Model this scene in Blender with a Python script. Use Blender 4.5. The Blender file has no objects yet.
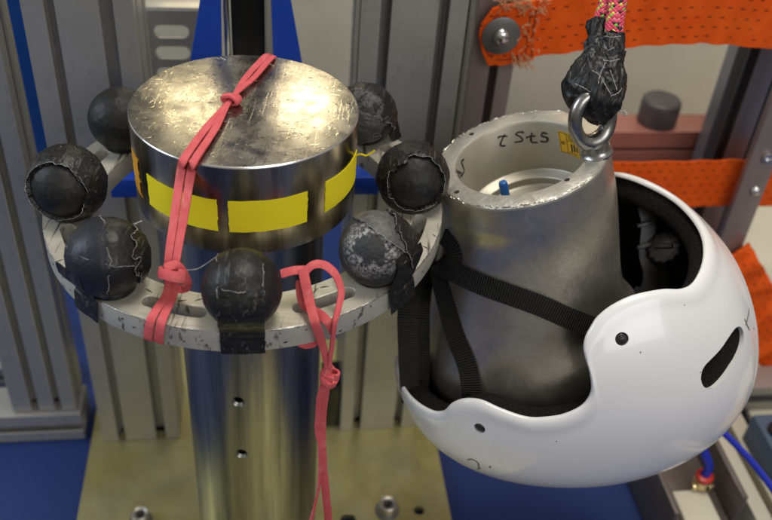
import bpy, bmesh, math, random
import numpy as np
from mathutils import Vector, Matrix, noise
random.seed(7)
sc = bpy.context.scene
C = sc.collection
PI = math.pi

# ---------------------------------------------------------------- camera
PITCH, ROLL, FPX = 0.66864, 0.08686, 907.69
FWD = np.array([0, math.cos(PITCH), -math.sin(PITCH)])
_r0 = np.array([1., 0, 0]); _u0 = np.array([0, math.sin(PITCH), math.cos(PITCH)])
RT = _r0*math.cos(ROLL)+_u0*math.sin(ROLL)
UP = -_r0*math.sin(ROLL)+_u0*math.cos(ROLL)
CAM = np.array([0.1011, -0.5258, 0.2968])
cd = bpy.data.cameras.new('camera'); cam = bpy.data.objects.new('camera', cd); C.objects.link(cam)
cam.matrix_world = Matrix([[RT[i], UP[i], -FWD[i], CAM[i]] for i in range(3)]+[[0, 0, 0, 1]])
cd.sensor_width = 36; cd.lens = FPX/772*36; cd.clip_start = 0.02; cd.clip_end = 50
cd.dof.use_dof = True; cd.dof.focus_distance = 0.60; cd.dof.aperture_fstop = 6.3
sc.camera = cam

# ---------------------------------------------------------------- world and lamps
w = bpy.data.worlds.new("World"); sc.world = w; w.use_nodes = True
nt = w.node_tree; bg = nt.nodes['Background']
tc = nt.nodes.new('ShaderNodeTexCoord'); sp = nt.nodes.new('ShaderNodeSeparateXYZ'); rp = nt.nodes.new('ShaderNodeValToRGB')
nt.links.new(tc.outputs['Generated'], sp.inputs[0])
mp = nt.nodes.new('ShaderNodeMapRange'); mp.inputs['From Min'].default_value = -1
nt.links.new(sp.outputs['Z'], mp.inputs['Value']); nt.links.new(mp.outputs[0], rp.inputs[0]); nt.links.new(rp.outputs[0], bg.inputs[0])
e = rp.color_ramp.elements
e[0].position = .35; e[0].color = (.19, .175, .14, 1); e[1].position = .8; e[1].color = (.62, .60, .56, 1)
bg.inputs[1].default_value = 0.5

def area(name, loc, target, size, power, col, sy=None):
    l = bpy.data.lights.new(name, 'AREA'); l.energy = power; l.color = col; l.size = size
    if sy: l.shape = 'RECTANGLE'; l.size_y = sy
    o = bpy.data.objects.new(name, l); C.objects.link(o); o.location = loc
    o.rotation_euler = (Vector(target)-Vector(loc)).to_track_quat('-Z', 'Y').to_euler()
    return o
area('ceiling_lamp', (0.35, 0.2, 2.1), (0.1, 0.05, -.1), 1.0, 30, (1, .94, .84), .5)
area('warm_ceiling_lamp', (-.12, 2.05, 1.10), (0, 0, 0), .36, 6.5, (1, .83, .54), .22)
area('warm_far_lamp', (-.60, 1.92, 1.12), (0, 0, 0), .20, 2.8, (1, .82, .50), .16)
area('window_light', (-2.2, -.3, 1.1), (0, 0, -.1), 1.1, 30, (.74, .85, 1), 1.3)
area('fill_light', (1.3, -1.9, 1.2), (0.15, 0, -.15), 1.8, 19, (.98, .97, 1), 1.2)  # weak soft fill added from the camera side

vs = sc.view_settings
vs.view_transform = 'Standard'; vs.look = 'None'; vs.exposure = 0.1; vs.gamma = 1

# ---------------------------------------------------------------- geometry helpers
def V(a): return np.array(a, float)
def nz(a): a = V(a); return a/np.linalg.norm(a)
def ray(a, b): return (a-386)*RT+(260-b)*UP+FPX*FWD
def onz(a, b, z): d = ray(a, b); return CAM+d*((z-CAM[2])/d[2])
def onplane(a, b, P, n): d = ray(a, b); return CAM+d*(((V(P)-CAM)@n)/(d@n))
def atdepth(a, b, dep): return CAM+ray(a, b)*dep/FPX
# the test machine stands turned by 10 degrees
A10 = math.radians(10); E1 = V([math.cos(A10), math.sin(A10), 0]); E2 = V([-math.sin(A10), math.cos(A10), 0])
def M3(x, y, z): return E1*x+E2*y+V([0, 0, z])
def onY(a, b, Y): p = onplane(a, b, E2*Y, E2); return p@E1, p[2]
def onZ(a, b, z): p = onz(a, b, z); return p@E1, p@E2

def tag(o, label=None, cat=None, group=None, kind=None):
    if label: o['label'] = label
    if cat: o['category'] = cat
    if group: o['group'] = group
    if kind: o['kind'] = kind
    return o
def empty(name, loc, label=None, cat=None, group=None):
    o = bpy.data.objects.new(name, None); C.objects.link(o); o.location = Vector(loc); o.empty_display_size = .02
    return tag(o, label, cat, group)
def wloc(p):
    v = V([0, 0, 0])
    while p is not None: v = v+V(p.location); p = p.parent
    return v
def mesh(name, verts, faces, m, parent=None, smooth=True, ang=35, uv=None, origin=None):
    vv = V(verts)
    base = wloc(parent); org = base if origin is None else V(origin)
    me = bpy.data.meshes.new(name); me.from_pydata([tuple(v) for v in (vv-org)], [], faces); me.update()
    if uv is not None:
        l = me.uv_layers.new(name='UVMap')
        for lp in me.loops: l.data[lp.index].uv = uv[lp.vertex_index]
    me.materials.append(m)
    if smooth:
        me.shade_smooth()
        if ang: me.set_sharp_from_angle(angle=math.radians(ang))
    o = bpy.data.objects.new(name, me); C.objects.link(o); o.parent = parent; o.location = Vector(org-base)
    bm = bmesh.new(); bm.from_mesh(me); bmesh.ops.recalc_face_normals(bm, faces=bm.faces); bm.to_mesh(me); bm.free()
    return o
class MB:
    def __init__(s): s.v = []; s.f = []; s.uv = []
    def add(s, v, f, uv=None):
        k = len(s.v); s.v += [tuple(x) for x in v]; s.f += [tuple(i+k for i in q) for q in f]
        s.uv += list(uv) if uv is not None else [(0, 0)]*len(v)
    def build(s, name, m, parent=None, **k): return mesh(name, s.v, s.f, m, parent, uv=s.uv, **k)
def lathe(prof, c=(0, 0, 0), ax=(0, 0, 1), n=96, closed=False):
    ax = nz(ax); a = nz(np.cross(ax, [0, 1, .3])); b = np.cross(ax, a); c = V(c)
    v = []; f = []; m = len(prof)
    for i in range(n):
        t = 2*PI*i/n; d = a*math.cos(t)+b*math.sin(t)
        for r, z in prof: v.append(c+d*r+ax*z)
    for i in range(n):
        j = (i+1) % n
        for k in range(m if closed else m-1):
            l = (k+1) % m
            f.append((i*m+k, j*m+k, j*m+l, i*m+l))
    if not closed:
        if prof[0][0] > 1e-6: f.append(tuple(i*m for i in range(n)))
        if prof[-1][0] > 1e-6: f.append(tuple(i*m+m-1 for i in range(n))[::-1])
    return v, f
def catmull(P, n=8, closed=False):
    P = [V(p) for p in P]; out = []; N = len(P)
    for i in range(N if closed else N-1):
        if closed: p0, p1, p2, p3 = P[i-1], P[i], P[(i+1) % N], P[(i+2) % N]
        else: p0, p1, p2, p3 = P[max(i-1, 0)], P[i], P[i+1], P[min(i+2, N-1)]
        for k in range(n):
            t = k/n; out.append(.5*((2*p1)+(-p0+p2)*t+(2*p0-5*p1+4*p2-p3)*t*t+(-p0+3*p1-3*p2+p3)*t**3))
    if not closed: out.append(P[-1])
    return out
def tube(P, r, n=10, closed=False, rf=None, squash=None):
    P = [V(p) for p in P]; N = len(P); v = []; f = []; uv = []
    up = None; L = 0
    for i in range(N):
        a = P[i-1] if (i > 0 or closed) else P[i]; b = P[(i+1) % N] if (i < N-1 or closed) else P[i]
        t = nz(b-a+1e-12)
        if up is None: up = nz(np.cross(t, [.3, .5, .8])); 
        up = nz(up-t*(up@t)); s = np.cross(t, up)
        if i: L += np.linalg.norm(P[i]-P[i-1])
        for k in range(n):
            th = 2*PI*k/n; rr = (r if np.isscalar(r) else r[i])
            if rf: rr = rf(rr, i, th, P[i])
            v.append(P[i]+(up*math.cos(th)+s*math.sin(th))*rr); uv.append((L, k/n))
    for i in range(N if closed else N-1):
        j = (i+1) % N
        for k in range(n): l = (k+1) % n; f.append((i*n+k, i*n+l, j*n+l, j*n+k))
    if not closed: f.append(tuple(range(n))[::-1]); f.append(tuple((N-1)*n+k for k in range(n)))
    return v, f, uv
def ribbon(P, Nn, width, th, wj=0, nw=4, bow=0, closed=False):
    """flat strip: centre line P, surface normals Nn, width (number or list), thickness; real thickness with rounded edges"""
    N = len(P); v = []; f = []; uv = []; L = 0
    prof = [(-.5, -.5), (-.5, .5)] + [(-.5+(k+1)/(nw+1), .5) for k in range(nw)] + [(.5, .5), (.5, -.5)] + [(.5-(k+1)/(nw+1), -.5) for k in range(nw)]
    m = len(prof)
    for i in range(N):
        a = P[max(i-1, 0)]; b = P[min(i+1, N-1)]; t = nz(V(b)-V(a)+1e-12)
        n = nz(V(Nn[i])-t*(V(Nn[i])@t)); s = np.cross(t, n)
        wd = width if np.isscalar(width) else width[i]
        if i: L += np.linalg.norm(V(P[i])-V(P[i-1]))
        for x, y in prof:
            j = wj*noise.noise(Vector((L*400, x*9, 3))) if abs(x) > .4 else 0
            v.append(V(P[i])+s*(x*wd+(j if x > 0 else -j))+n*(y*th+bow*(1-4*x*x))); uv.append((L, x*wd))
    for i in range(N-1):
        for k in range(m): l = (k+1) % m; f.append((i*m+k, i*m+l, (i+1)*m+l, (i+1)*m+k))
    f.append(tuple(range(m))[::-1]); f.append(tuple((N-1)*m+k for k in range(m)))
    return v, f, uv
def box(c, hx, hy, hz, e=(E1, E2, V([0, 0, 1])), bev=.0008):
    bm = bmesh.new(); bmesh.ops.create_cube(bm, size=2)
    for q in bm.verts: q.co = Vector((q.co.x*hx, q.co.y*hy, q.co.z*hz))
    if bev: bmesh.ops.bevel(bm, geom=bm.edges[:], offset=bev, segments=2, affect='EDGES', profile=.5)
    v = [V(c)+e[0]*q.co.x+e[1]*q.co.y+e[2]*q.co.z for q in bm.verts]; f = [tuple(x.index for x in g.verts) for g in bm.faces]; bm.free()
    return v, f
def curve_solid(outlines, thick, bev=.0006, res=1):
    """2D outlines (first outer, rest holes) -> extruded bevelled solid centred on z=0"""
    cu = bpy.data.curves.new('c', 'CURVE'); cu.dimensions = '2D'; cu.fill_mode = 'BOTH'; cu.extrude = thick/2-bev; cu.bevel_depth = bev; cu.bevel_resolution = res; cu.offset = -bev
    for o in outlines:
        s = cu.splines.new('POLY'); s.points.add(len(o)-1); s.use_cyclic_u = True
        for i, p in enumerate(o): s.points[i].co = (p[0], p[1], 0, 1)
    ob = bpy.data.objects.new('c', cu); C.objects.link(ob)
    dg = bpy.context.evaluated_depsgraph_get(); dg.update()
    me = bpy.data.meshes.new_from_object(ob.evaluated_get(dg))
    v = [V(x.co) for x in me.vertices]; f = [tuple(p.vertices) for p in me.polygons]
    bpy.data.objects.remove(ob); bpy.data.meshes.remove(me); bpy.data.curves.remove(cu)
    return v, f
def text2d(body, size):
    cu = bpy.data.curves.new('t', 'FONT'); cu.body = body; cu.size = size; cu.align_x = 'CENTER'; cu.align_y = 'CENTER'; cu.resolution_u = 3
    ob = bpy.data.objects.new('t', cu); C.objects.link(ob)
    dg = bpy.context.evaluated_depsgraph_get(); dg.update()
    me = bpy.data.meshes.new_from_object(ob.evaluated_get(dg))
    v = [V(x.co) for x in me.vertices]; f = [tuple(p.vertices) for p in me.polygons]
    bpy.data.objects.remove(ob); bpy.data.meshes.remove(me); bpy.data.curves.remove(cu)
    return v, f
def weld(o, d=1e-5):
    bm = bmesh.new(); bm.from_mesh(o.data); bmesh.ops.remove_doubles(bm, verts=bm.verts, dist=d); bmesh.ops.recalc_face_normals(bm, faces=bm.faces); bm.to_mesh(o.data); bm.free()
def cut(o, cutters):
    for vf in cutters:
        me = bpy.data.meshes.new('k'); base = wloc(o)
        me.from_pydata([tuple(V(x)-base) for x in vf[0]], [], vf[1]); k = bpy.data.objects.new('k', me); C.objects.link(k)
        bm = bmesh.new(); bm.from_mesh(me); bmesh.ops.recalc_face_normals(bm, faces=bm.faces); bm.to_mesh(me); bm.free()
        k.matrix_world = o.matrix_basis.copy() if o.parent is None else Matrix.Identity(4)
        # both in the same local space
        par = o.parent; loc = o.location.copy(); o.parent = None; o.location = (0, 0, 0); k.matrix_world = Matrix.Identity(4)
        md = o.modifiers.new('b', 'BOOLEAN'); md.object = k; md.operation = 'DIFFERENCE'; md.solver = 'EXACT'
        dg = bpy.context.evaluated_depsgraph_get(); dg.update()
        nm = bpy.data.meshes.new_from_object(o.evaluated_get(dg)); o.modifiers.remove(md)
        if len(nm.polygons) > 10: o.data = nm
        nm.set_sharp_from_angle(angle=math.radians(35))
        o.parent = par; o.location = loc
        bpy.data.objects.remove(k)

# ---------------------------------------------------------------- materials
def mat(name, col, rough=.5, metal=0, var=0, vscale=40, col2=None, bump=0, bscale=200, rvar=0, scratch=0, sscale=(60, 60, 60), coat=0, stretch=(1, 1, 1), wear=None, spec=.5, aniso=0, dist=.001):
    m = bpy.data.materials.new(name); m.use_nodes = True; t = m.node_tree; N = t.nodes; L = t.links
    b = N['Principled BSDF']; b.inputs['Base Color'].default_value = (*col, 1); b.inputs['Roughness'].default_value = rough; b.inputs['Metallic'].default_value = metal
    b.inputs['Specular IOR Level'].default_value = spec
    if coat: b.inputs['Coat Weight'].default_value = coat; b.inputs['Coat Roughness'].default_value = .06
    if aniso: b.inputs['Anisotropic'].default_value = aniso
    tc = N.new('ShaderNodeTexCoord'); mp = N.new('ShaderNodeMapping'); mp.inputs['Scale'].default_value = stretch; L.new(tc.outputs['Object'], mp.inputs[0])
    def noise_(s, d=6, r=.6, src=mp.outputs[0]):
        n = N.new('ShaderNodeTexNoise'); n.inputs['Scale'].default_value = s; n.inputs['Detail'].default_value = d; n.inputs['Roughness'].default_value = r; L.new(src, n.inputs['Vector']); return n
    def ramp(src, p0, p1, c0=(0, 0, 0), c1=(1, 1, 1)):
        r = N.new('ShaderNodeValToRGB'); r.color_ramp.elements[0].position = p0; r.color_ramp.elements[1].position = p1
        r.color_ramp.elements[0].color = (*c0, 1); r.color_ramp.elements[1].color = (*c1, 1); L.new(src, r.inputs[0]); return r
    cur = None
    if col2 is not None:
        n = noise_(vscale); r = ramp(n.outputs[0], .5-.22/max(var, .3), .5+.22/max(var, .3), col, col2); cur = r.outputs[0]
    hsrc = None
    if scratch:
        # fine crossing scratches: stretched noise in several directions
        acc = None
        for i, (rx, ry, rz) in enumerate(((0, 0, .3), (0, 0, 1.4), (.9, 0, 2.3), (0, .8, 2.9))):
            m2 = N.new('ShaderNodeMapping'); m2.inputs['Rotation'].default_value = (rx, ry, rz); m2.inputs['Scale'].default_value = (sscale[0], sscale[1]*.06, sscale[2]*.5)
            L.new(tc.outputs['Object'], m2.inputs[0]); n = noise_(1+.3*i, 3, .55, m2.outputs[0]); r = ramp(n.outputs[0], .64, .70)
            if acc is None: acc = r.outputs[0]
            else:
                x = N.new('ShaderNodeMath'); x.operation = 'MAXIMUM'; L.new(acc, x.inputs[0]); L.new(r.outputs[0], x.inputs[1]); acc = x.outputs[0]
        hsrc = acc
        if wear is not None:
            mx = N.new('ShaderNodeMix'); mx.data_type = 'RGBA'; fm = N.new('ShaderNodeMath'); fm.operation = 'MULTIPLY'; fm.inputs[1].default_value = scratch
            L.new(acc, fm.inputs[0]); L.new(fm.outputs[0], mx.inputs[0])
            if cur: L.new(cur, mx.inputs[6])
            else: mx.inputs[6].default_value = (*col, 1)
            mx.inputs[7].default_value = (*wear, 1); cur = mx.outputs[2]
    if cur: L.new(cur, b.inputs['Base Color'])
    if rvar:
        n = noise_(vscale*1.7, 8, .65); r = N.new('ShaderNodeMapRange'); r.inputs['From Min'].default_value = .3; r.inputs['From Max'].default_value = .7
        r.inputs['To Min'].default_value = max(rough-rvar, .02); r.inputs['To Max'].default_value = rough+rvar; L.new(n.outputs[0], r.inputs[0]); L.new(r.outputs[0], b.inputs['Roughness'])
    if bump or scratch:
        bp = N.new('ShaderNodeBump'); bp.inputs['Strength'].default_value = bump if bump else .25; bp.inputs['Distance'].default_value = dist
        n = noise_(bscale, 5, .6)
        if hsrc:
            a = N.new('ShaderNodeMath'); a.operation = 'MULTIPLY_ADD'; L.new(hsrc, a.inputs[0]); a.inputs[1].default_value = -1.2*scratch; L.new(n.outputs[0], a.inputs[2]); L.new(a.outputs[0], bp.inputs['Height'])
        else: L.new(n.outputs[0], bp.inputs['Height'])
        L.new(bp.outputs[0], b.inputs['Normal'])
    return m
def tile_bump(m, kind, p1, p2=.004, strength=.6, dark=None):
    """cross ribs or stitch dashes driven by the ribbon's own length and width"""
    t = m.node_tree; N = t.nodes; L = t.links; b = N['Principled BSDF']
    uv = N.new('ShaderNodeUVMap'); uv.uv_map = 'UVMap'; s = N.new('ShaderNodeSeparateXYZ'); L.new(uv.outputs[0], s.inputs[0])
    def mth(op, a, bb=None, c=None):
        x = N.new('ShaderNodeMath'); x.operation = op
        for i, q in enumerate((a, bb, c)):
            if q is None: continue
            if isinstance(q, (int, float)): x.inputs[i].default_value = q
            else: L.new(q, x.inputs[i])
        return x.outputs[0]
    if kind == 'ribs':
        h = mth('ABSOLUTE', mth('SINE', mth('MULTIPLY', s.outputs[0], PI/p1)))
    else:
        row = mth('DIVIDE', s.outputs[1], p2); rf = mth('FRACT', row); sh = mth('MULTIPLY', mth('FLOOR', row), .37)
        col = mth('FRACT', mth('ADD', mth('DIVIDE', s.outputs[0], p1), sh))
        d = mth('MULTIPLY', mth('LESS_THAN', col, .34), mth('LESS_THAN', rf, .15)); 
        fine = mth('MULTIPLY', mth('ABSOLUTE', mth('SINE', mth('MULTIPLY', s.outputs[0], PI/.0016))), .35)
        nz_ = N.new('ShaderNodeTexNoise'); nz_.inputs['Scale'].default_value = 45; L.new(N.new('ShaderNodeTexCoord').outputs['Object'], nz_.inputs['Vector']); d = mth('MULTIPLY', d, mth('LESS_THAN', nz_.outputs[0], .61))
        h = mth('SUBTRACT', fine, d)
    bp = N.new('ShaderNodeBump'); bp.inputs['Strength'].default_value = strength; bp.inputs['Distance'].default_value = .0012; L.new(h, bp.inputs['Height'])
    old = b.inputs['Normal'].links
    if old: L.new(old[0].from_socket, bp.inputs['Normal'])
    L.new(bp.outputs[0], b.inputs['Normal'])
    if dark is not None:
        mx = N.new('ShaderNodeMix'); mx.data_type = 'RGBA'
        if kind == 'ribs': L.new(mth('LESS_THAN', h, .35), mx.inputs[0])
        else: L.new(d, mx.inputs[0])
        lk = b.inputs['Base Color'].links
        if lk: L.new(lk[0].from_socket, mx.inputs[6])
        else: mx.inputs[6].default_value = b.inputs['Base Color'].default_value
        mx.inputs[7].default_value = (*dark, 1); L.new(mx.outputs[2], b.inputs['Base Color'])
    return m

STEEL_TOP = mat('scratched_steel', (.21, .20, .175), .28, 1, var=1.2, vscale=40, col2=(.50, .48, .41), rvar=.12, scratch=.35, sscale=(520, 520, 520), wear=(.85, .78, .60), bump=.12, bscale=500, dist=.0008)
STEEL_SIDE = mat('turned_steel', (.24, .21, .15), .25, 1, var=1.6, vscale=60, col2=(.72, .63, .42), rvar=.06, stretch=(1, 1, .10), bump=.05, bscale=500)
EDGE = mat('bright_edge', (.85, .84, .82), .2, 1)
ZINC = mat('zinc_plated_steel', (.14, .15, .15), .33, 1, var=1.5, vscale=75, col2=(.42, .41, .33), rvar=.08, stretch=(1, 1, .035), bump=.05, bscale=160)
PLATE = mat('yellow_zinc_plate', (.50, .42, .13), .40, .8, var=.9, vscale=16, col2=(.50, .48, .30), rvar=.1, bump=.08, bscale=120)
RING = mat('worn_painted_aluminium', (.44, .42, .35), .42, .35, var=.7, vscale=50, col2=(.60, .57, .48), rvar=.12, scratch=.9, sscale=(120, 120, 120), wear=(.10, .085, .07), bump=.12, bscale=300)
CASTAL = mat('brushed_aluminium', (.44, .41, .34), .33, .85, var=.9, vscale=26, col2=(.62, .58, .49), rvar=.1, scratch=.4, sscale=(90, 90, 90), wear=(.60, .58, .52), bump=.12, bscale=220)
RIMAL = mat('worn_aluminium_rim', (.50, .48, .41), .42, .7, var=.5, vscale=60, col2=(.62, .60, .54), rvar=.12, bump=.5, bscale=260, dist=.0012)
CAVITY = mat('dull_aluminium', (.42, .39, .31), .45, .6, var=.5, vscale=30, col2=(.50, .47, .39), rvar=.1, bump=.06, bscale=300)
PROFILE = mat('anodised_aluminium', (.36, .355, .335), .42, .55, var=.7, vscale=14, col2=(.45, .44, .415), rvar=.06, scratch=.18, sscale=(80, 80, 80), wear=(.15, .14, .13), bump=.04, bscale=200)
PROFILE2 = mat('mauve_tinted_aluminium', (.27, .225, .215), .42, .5, var=.4, vscale=14, col2=(.33, .28, .265), rvar=.06, bump=.04, bscale=200)  # mauve tint; on column C it is reflected orange put into the colour
BLUE = mat('blue_paint', (.008, .048, .36), .32, 0, var=.4, vscale=30, col2=(.011, .062, .42), bump=.08, bscale=500, coat=.2)
BLUEFL = mat('blue_floor_paint', (.004, .020, .115), .6, 0, var=.5, vscale=12, col2=(.006, .028, .14), bump=.1, bscale=300)
CREAM = mat('cream_paint', (.56, .53, .41), .6, 0, var=1.2, vscale=9, col2=(.67, .63, .50), bump=.05, bscale=80)
BLACKT = mat('black_tape', (.006, .0058, .0056), .42, 0, spec=.34, scratch=.35, sscale=(300, 300, 300), wear=(.16, .155, .145), var=.5, vscale=90, col2=(.016, .0155, .015), rvar=.10, bump=.22, bscale=260, dist=.0015)
RUBBER = mat('black_rubber_ball', (.007, .007, .0075), .50, 0, spec=.32, var=.4, vscale=60, col2=(.018, .0175, .017), rvar=.08, bump=.10, bscale=420, scratch=.10, sscale=(200, 200, 200), wear=(.10, .095, .09))
THREAD = mat('pale_tape_fibre', (.55, .53, .49), .8, 0, var=.6, vscale=300, col2=(.16, .15, .14))
WHITE = mat('white_helmet_plastic', (.77, .765, .76), .27, 0, var=.5, vscale=14, col2=(.80, .795, .79), coat=.5, bump=.015, bscale=25, rvar=.03)
FOAM = mat('black_foam_liner', (.0025, .0025, .0025), .9, 0, var=1.6, vscale=900, col2=(.020, .018, .016), spec=.1, bump=.6, bscale=900)
PLBLK = mat('black_plastic', (.014, .013, .013), .36, 0, var=.5, vscale=60, col2=(.022, .02, .02), bump=.08, bscale=300)
WEB = mat('black_nylon_webbing', (.011, .0105, .010), .66, 0, spec=.3, var=.5, vscale=200, col2=(.024, .023, .022)); tile_bump(WEB, 'ribs', .0019, strength=.9, dark=(.004, .004, .004))
YEL = mat('yellow_tape', (.92, .78, .018), .6, 0, spec=.2, var=.5, vscale=60, col2=(.88, .73, .03), bump=.06, bscale=600)
ORTAPE = mat('orange_tape', (.72, .33, .02), .5)
PINK = mat('red_rubber_band', (.56, .075, .085), .66, 0, spec=.25, var=.8, vscale=130, col2=(.68, .14, .145), bump=.16, bscale=420, scratch=.25, sscale=(160, 160, 160), wear=(.82, .32, .30))
ORWEB = mat('orange_webbing', (.86, .085, .005), .7, 0, spec=.2, var=.7, vscale=50, col2=(.95, .145, .010), bump=.15, bscale=700); tile_bump(ORWEB, 'dash', .0118, .0092, .8, dark=(.25, .03, .008))
FRAY = mat('frayed_orange_fibre', (.78, .25, .10), .8, 0, var=.6, vscale=200, col2=(.62, .42, .22))
BOLTM = mat('dull_bolt_steel', (.40, .39, .35), .38, .9, var=.5, vscale=90, col2=(.52, .50, .44), bump=.1)
CHROME = mat('chrome', (.75, .74, .72), .16, 1, bump=.05, bscale=300)
DARKST = mat('dark_forged_steel', (.30, .29, .28), .27, 1, var=.5, vscale=80, col2=(.44, .42, .39), rvar=.08, bump=.12, bscale=400)
WASH = mat('grey_washer', (.22, .22, .21), .4, .8, bump=.1, bscale=300)
DARK = mat('near_black_paint', (.01, .01, .01), .3, .2)
INK = mat('black_marker_ink', (.012, .012, .012), .5)
STICK = mat('yellow_sticker', (.72, .40, .02), .5, 0, var=.3, vscale=90, col2=(.78, .46, .03))
BLUEPL = mat('blue_plastic', (.01, .12, .42), .4)
REDPL = mat('red_plastic', (.5, .03, .02), .35)
BRASS = mat('brass', (.70, .58, .34), .22, 1, bump=.05)
TAN = mat('tan_board', (.48, .33, .20), .6)
BIN = mat('grey_blue_plastic', (.07, .11, .17), .5)

def rope_mat():
    m = mat('pink_braided_rope', (.80, .08, .13), .75); t = m.node_tree; N = t.nodes; L = t.links; b = N['Principled BSDF']
    uv = N.new('ShaderNodeUVMap'); uv.uv_map = 'UVMap'; s = N.new('ShaderNodeSeparateXYZ'); L.new(uv.outputs[0], s.inputs[0])
    def mth(op, a, bb=None):
        x = N.new('ShaderNodeMath'); x.operation = op
        for i, q in enumerate((a, bb)):
            if q is None: continue
            if isinstance(q, (int, float)): x.inputs[i].default_value = q
            else: L.new(q, x.inputs[i])
        return x.outputs[0]
    u = mth('MULTIPLY', s.outputs[0], 1/.0026); v = mth('MULTIPLY', s.outputs[1], 13)
    a = mth('ADD', u, v); c = mth('SUBTRACT', u, v)
    cb = N.new('ShaderNodeCombineXYZ'); L.new(mth('FLOOR', a), cb.inputs[0]); L.new(mth('FLOOR', c), cb.inputs[1])
    wn = N.new('ShaderNodeTexWhiteNoise'); wn.noise_dimensions = '2D'; L.new(cb.outputs[0], wn.inputs[0])
    r = N.new('ShaderNodeValToRGB'); r.color_ramp.interpolation = 'CONSTANT'; el = r.color_ramp.elements
    el[0].position = 0; el[0].color = (.82, .09, .15, 1); el[1].position = .45; el[1].color = (.62, .05, .10, 1)
    for p, cc in ((.72, (.85, .22, .28, 1)), (.80, (.22, .52, .06, 1)), (.88, (.05, .02, .03, 1)), (.95, (.75, .70, .10, 1))):
        x = el.new(p); x.color = cc
    L.new(wn.outputs[0], r.inputs[0]); L.new(r.outputs[0], b.inputs['Base Color'])
    h = mth('MULTIPLY', mth('ABSOLUTE', mth('SINE', mth('MULTIPLY', a, PI))), mth('ABSOLUTE', mth('SINE', mth('MULTIPLY', c, PI))))
    bp = N.new('ShaderNodeBump'); bp.inputs['Strength'].default_value = .9; bp.inputs['Distance'].default_value = .0008; L.new(h, bp.inputs['Height']); L.new(bp.outputs[0], b.inputs['Normal'])
    return m
ROPE = rope_mat()

# ---------------------------------------------------------------- floor and wall
def plane_grid(P0, U, W, nu, nv):
    v = [V(P0)+V(U)*i/nu+V(W)*j/nv for j in range(nv+1) for i in range(nu+1)]
    f = [(j*(nu+1)+i, j*(nu+1)+i+1, (j+1)*(nu+1)+i+1, (j+1)*(nu+1)+i) for j in range(nv) for i in range(nu)]
    return v, f
v, f = box(M3(.2, -.2, -.55), 1.6, 1.3, .04)
tag(mesh('floor', v, f, BLUEFL), kind='structure')
v, f = box(M3(.2, .64, -.3), 1.6, .02, .42)
tag(mesh('wall', v, f, CREAM), kind='structure')

# ---------------------------------------------------------------- aluminium profiles
def profile(name, label, x0, x1, y0, depth, z0, z1, fslots, sslots, m=PROFILE, group='upright aluminium profile columns', sd=.017, axis='z', cat='column'):
    """extruded section; fslots = (from, to) along the front face, sslots along both side faces"""
    w_ = x1-x0; P = [(0, 0)]
    def notch(pts, a, b, q):   # walks a slot with lips
        lip = .0020; wd = .0034
        pts += [q(a, 0), q(a+.0004, lip), q(a-wd, lip+.0006), q(a-wd, sd), q(b+wd, sd), q(b+wd, lip+.0006), q(b-.0004, lip), q(b, 0)]
    for a, b in fslots: notch(P, a, b, lambda s, d: (s, d))
    P.append((w_, 0))
    for a, b in sslots: notch(P, a, b, lambda s, d: (w_-d, s))
    P.append((w_, depth)); P.append((0, depth))
    for a, b in sorted(sslots, reverse=True): notch(P, b, a, lambda s, d: (d, s)) if False else P.extend([(0, b), (.0022, b), (.0028, b+.0022), (sd, b+.0022), (sd, a-.0022), (.0028, a-.0022), (.0022, a), (0, a)])
    n = len(P); v = []
    for zz in (z0, z1):
        for a, b in P:
            v.append(M3(x0+a, y0+b, zz) if axis == 'z' else (M3(zz, y0+b, x0+a) if axis == 'x' else M3(x0+a, zz, y0-b)))
    f = [tuple(range(n)), tuple(range(n, 2*n))[::-1]]+[(i, (i+1) % n, n+(i+1) % n, n+i) for i in range(n)]
    base = sum(V(q) for q in v[:n])/n
    o = mesh(name, v, f, m, None, smooth=False, origin=base)
    tag(o, label, cat, group)
    bmod = o.modifiers.new('bevel', 'BEVEL'); bmod.width = .0006; bmod.segments = 2; bmod.limit_method = 'ANGLE'
    return o
profile('profile_column', 'grey slotted aluminium column on the yellow plate, left of the steel cylinder', -.168, -.085, .148, .080, -.4985, .42, [(.0168, .0247), (.0575, .068)], [(.016, .024), (.056, .064)])
profile('profile_column', 'grey slotted aluminium column on the yellow plate, right behind the steel cylinder', .093, .178, .148, .080, -.4985, .42, [(.014, .023), (.061, .070)], [(.016, .024), (.056, .064)])
xa, _ = onZ(14, 411, -.468); xb, _ = onZ(77, 409, -.468)
profile('profile_column', 'grey aluminium column at the far left standing on a horizontal rail', xa, xb, .168, .045, -.4665, .42, [((xb-xa)*.30, (xb-xa)*.42), ((xb-xa)*.66, (xb-xa)*.77)], [(.018, .026)])
# horizontal rails carrying the left column (slot on the front face)
def rail(label, x0, x1, y0, z0, z1, d, slot, m=PROFILE, grp='horizontal aluminium rails', name='aluminium_rail'):
    return profile(name, label, z0, z1, y0, d, x0, x1, [slot], [], m, grp, axis='x', cat='rail')
rail('low horizontal slotted rail carrying the far left column', -.9, -.190, .162, -.5085, -.468, .045, (.014, .024))
rail('grey rail lying behind the far left column, parallel to the front rail', -.9, -.232, .245, -.508, -.476, .03, (.011, .019))

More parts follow.
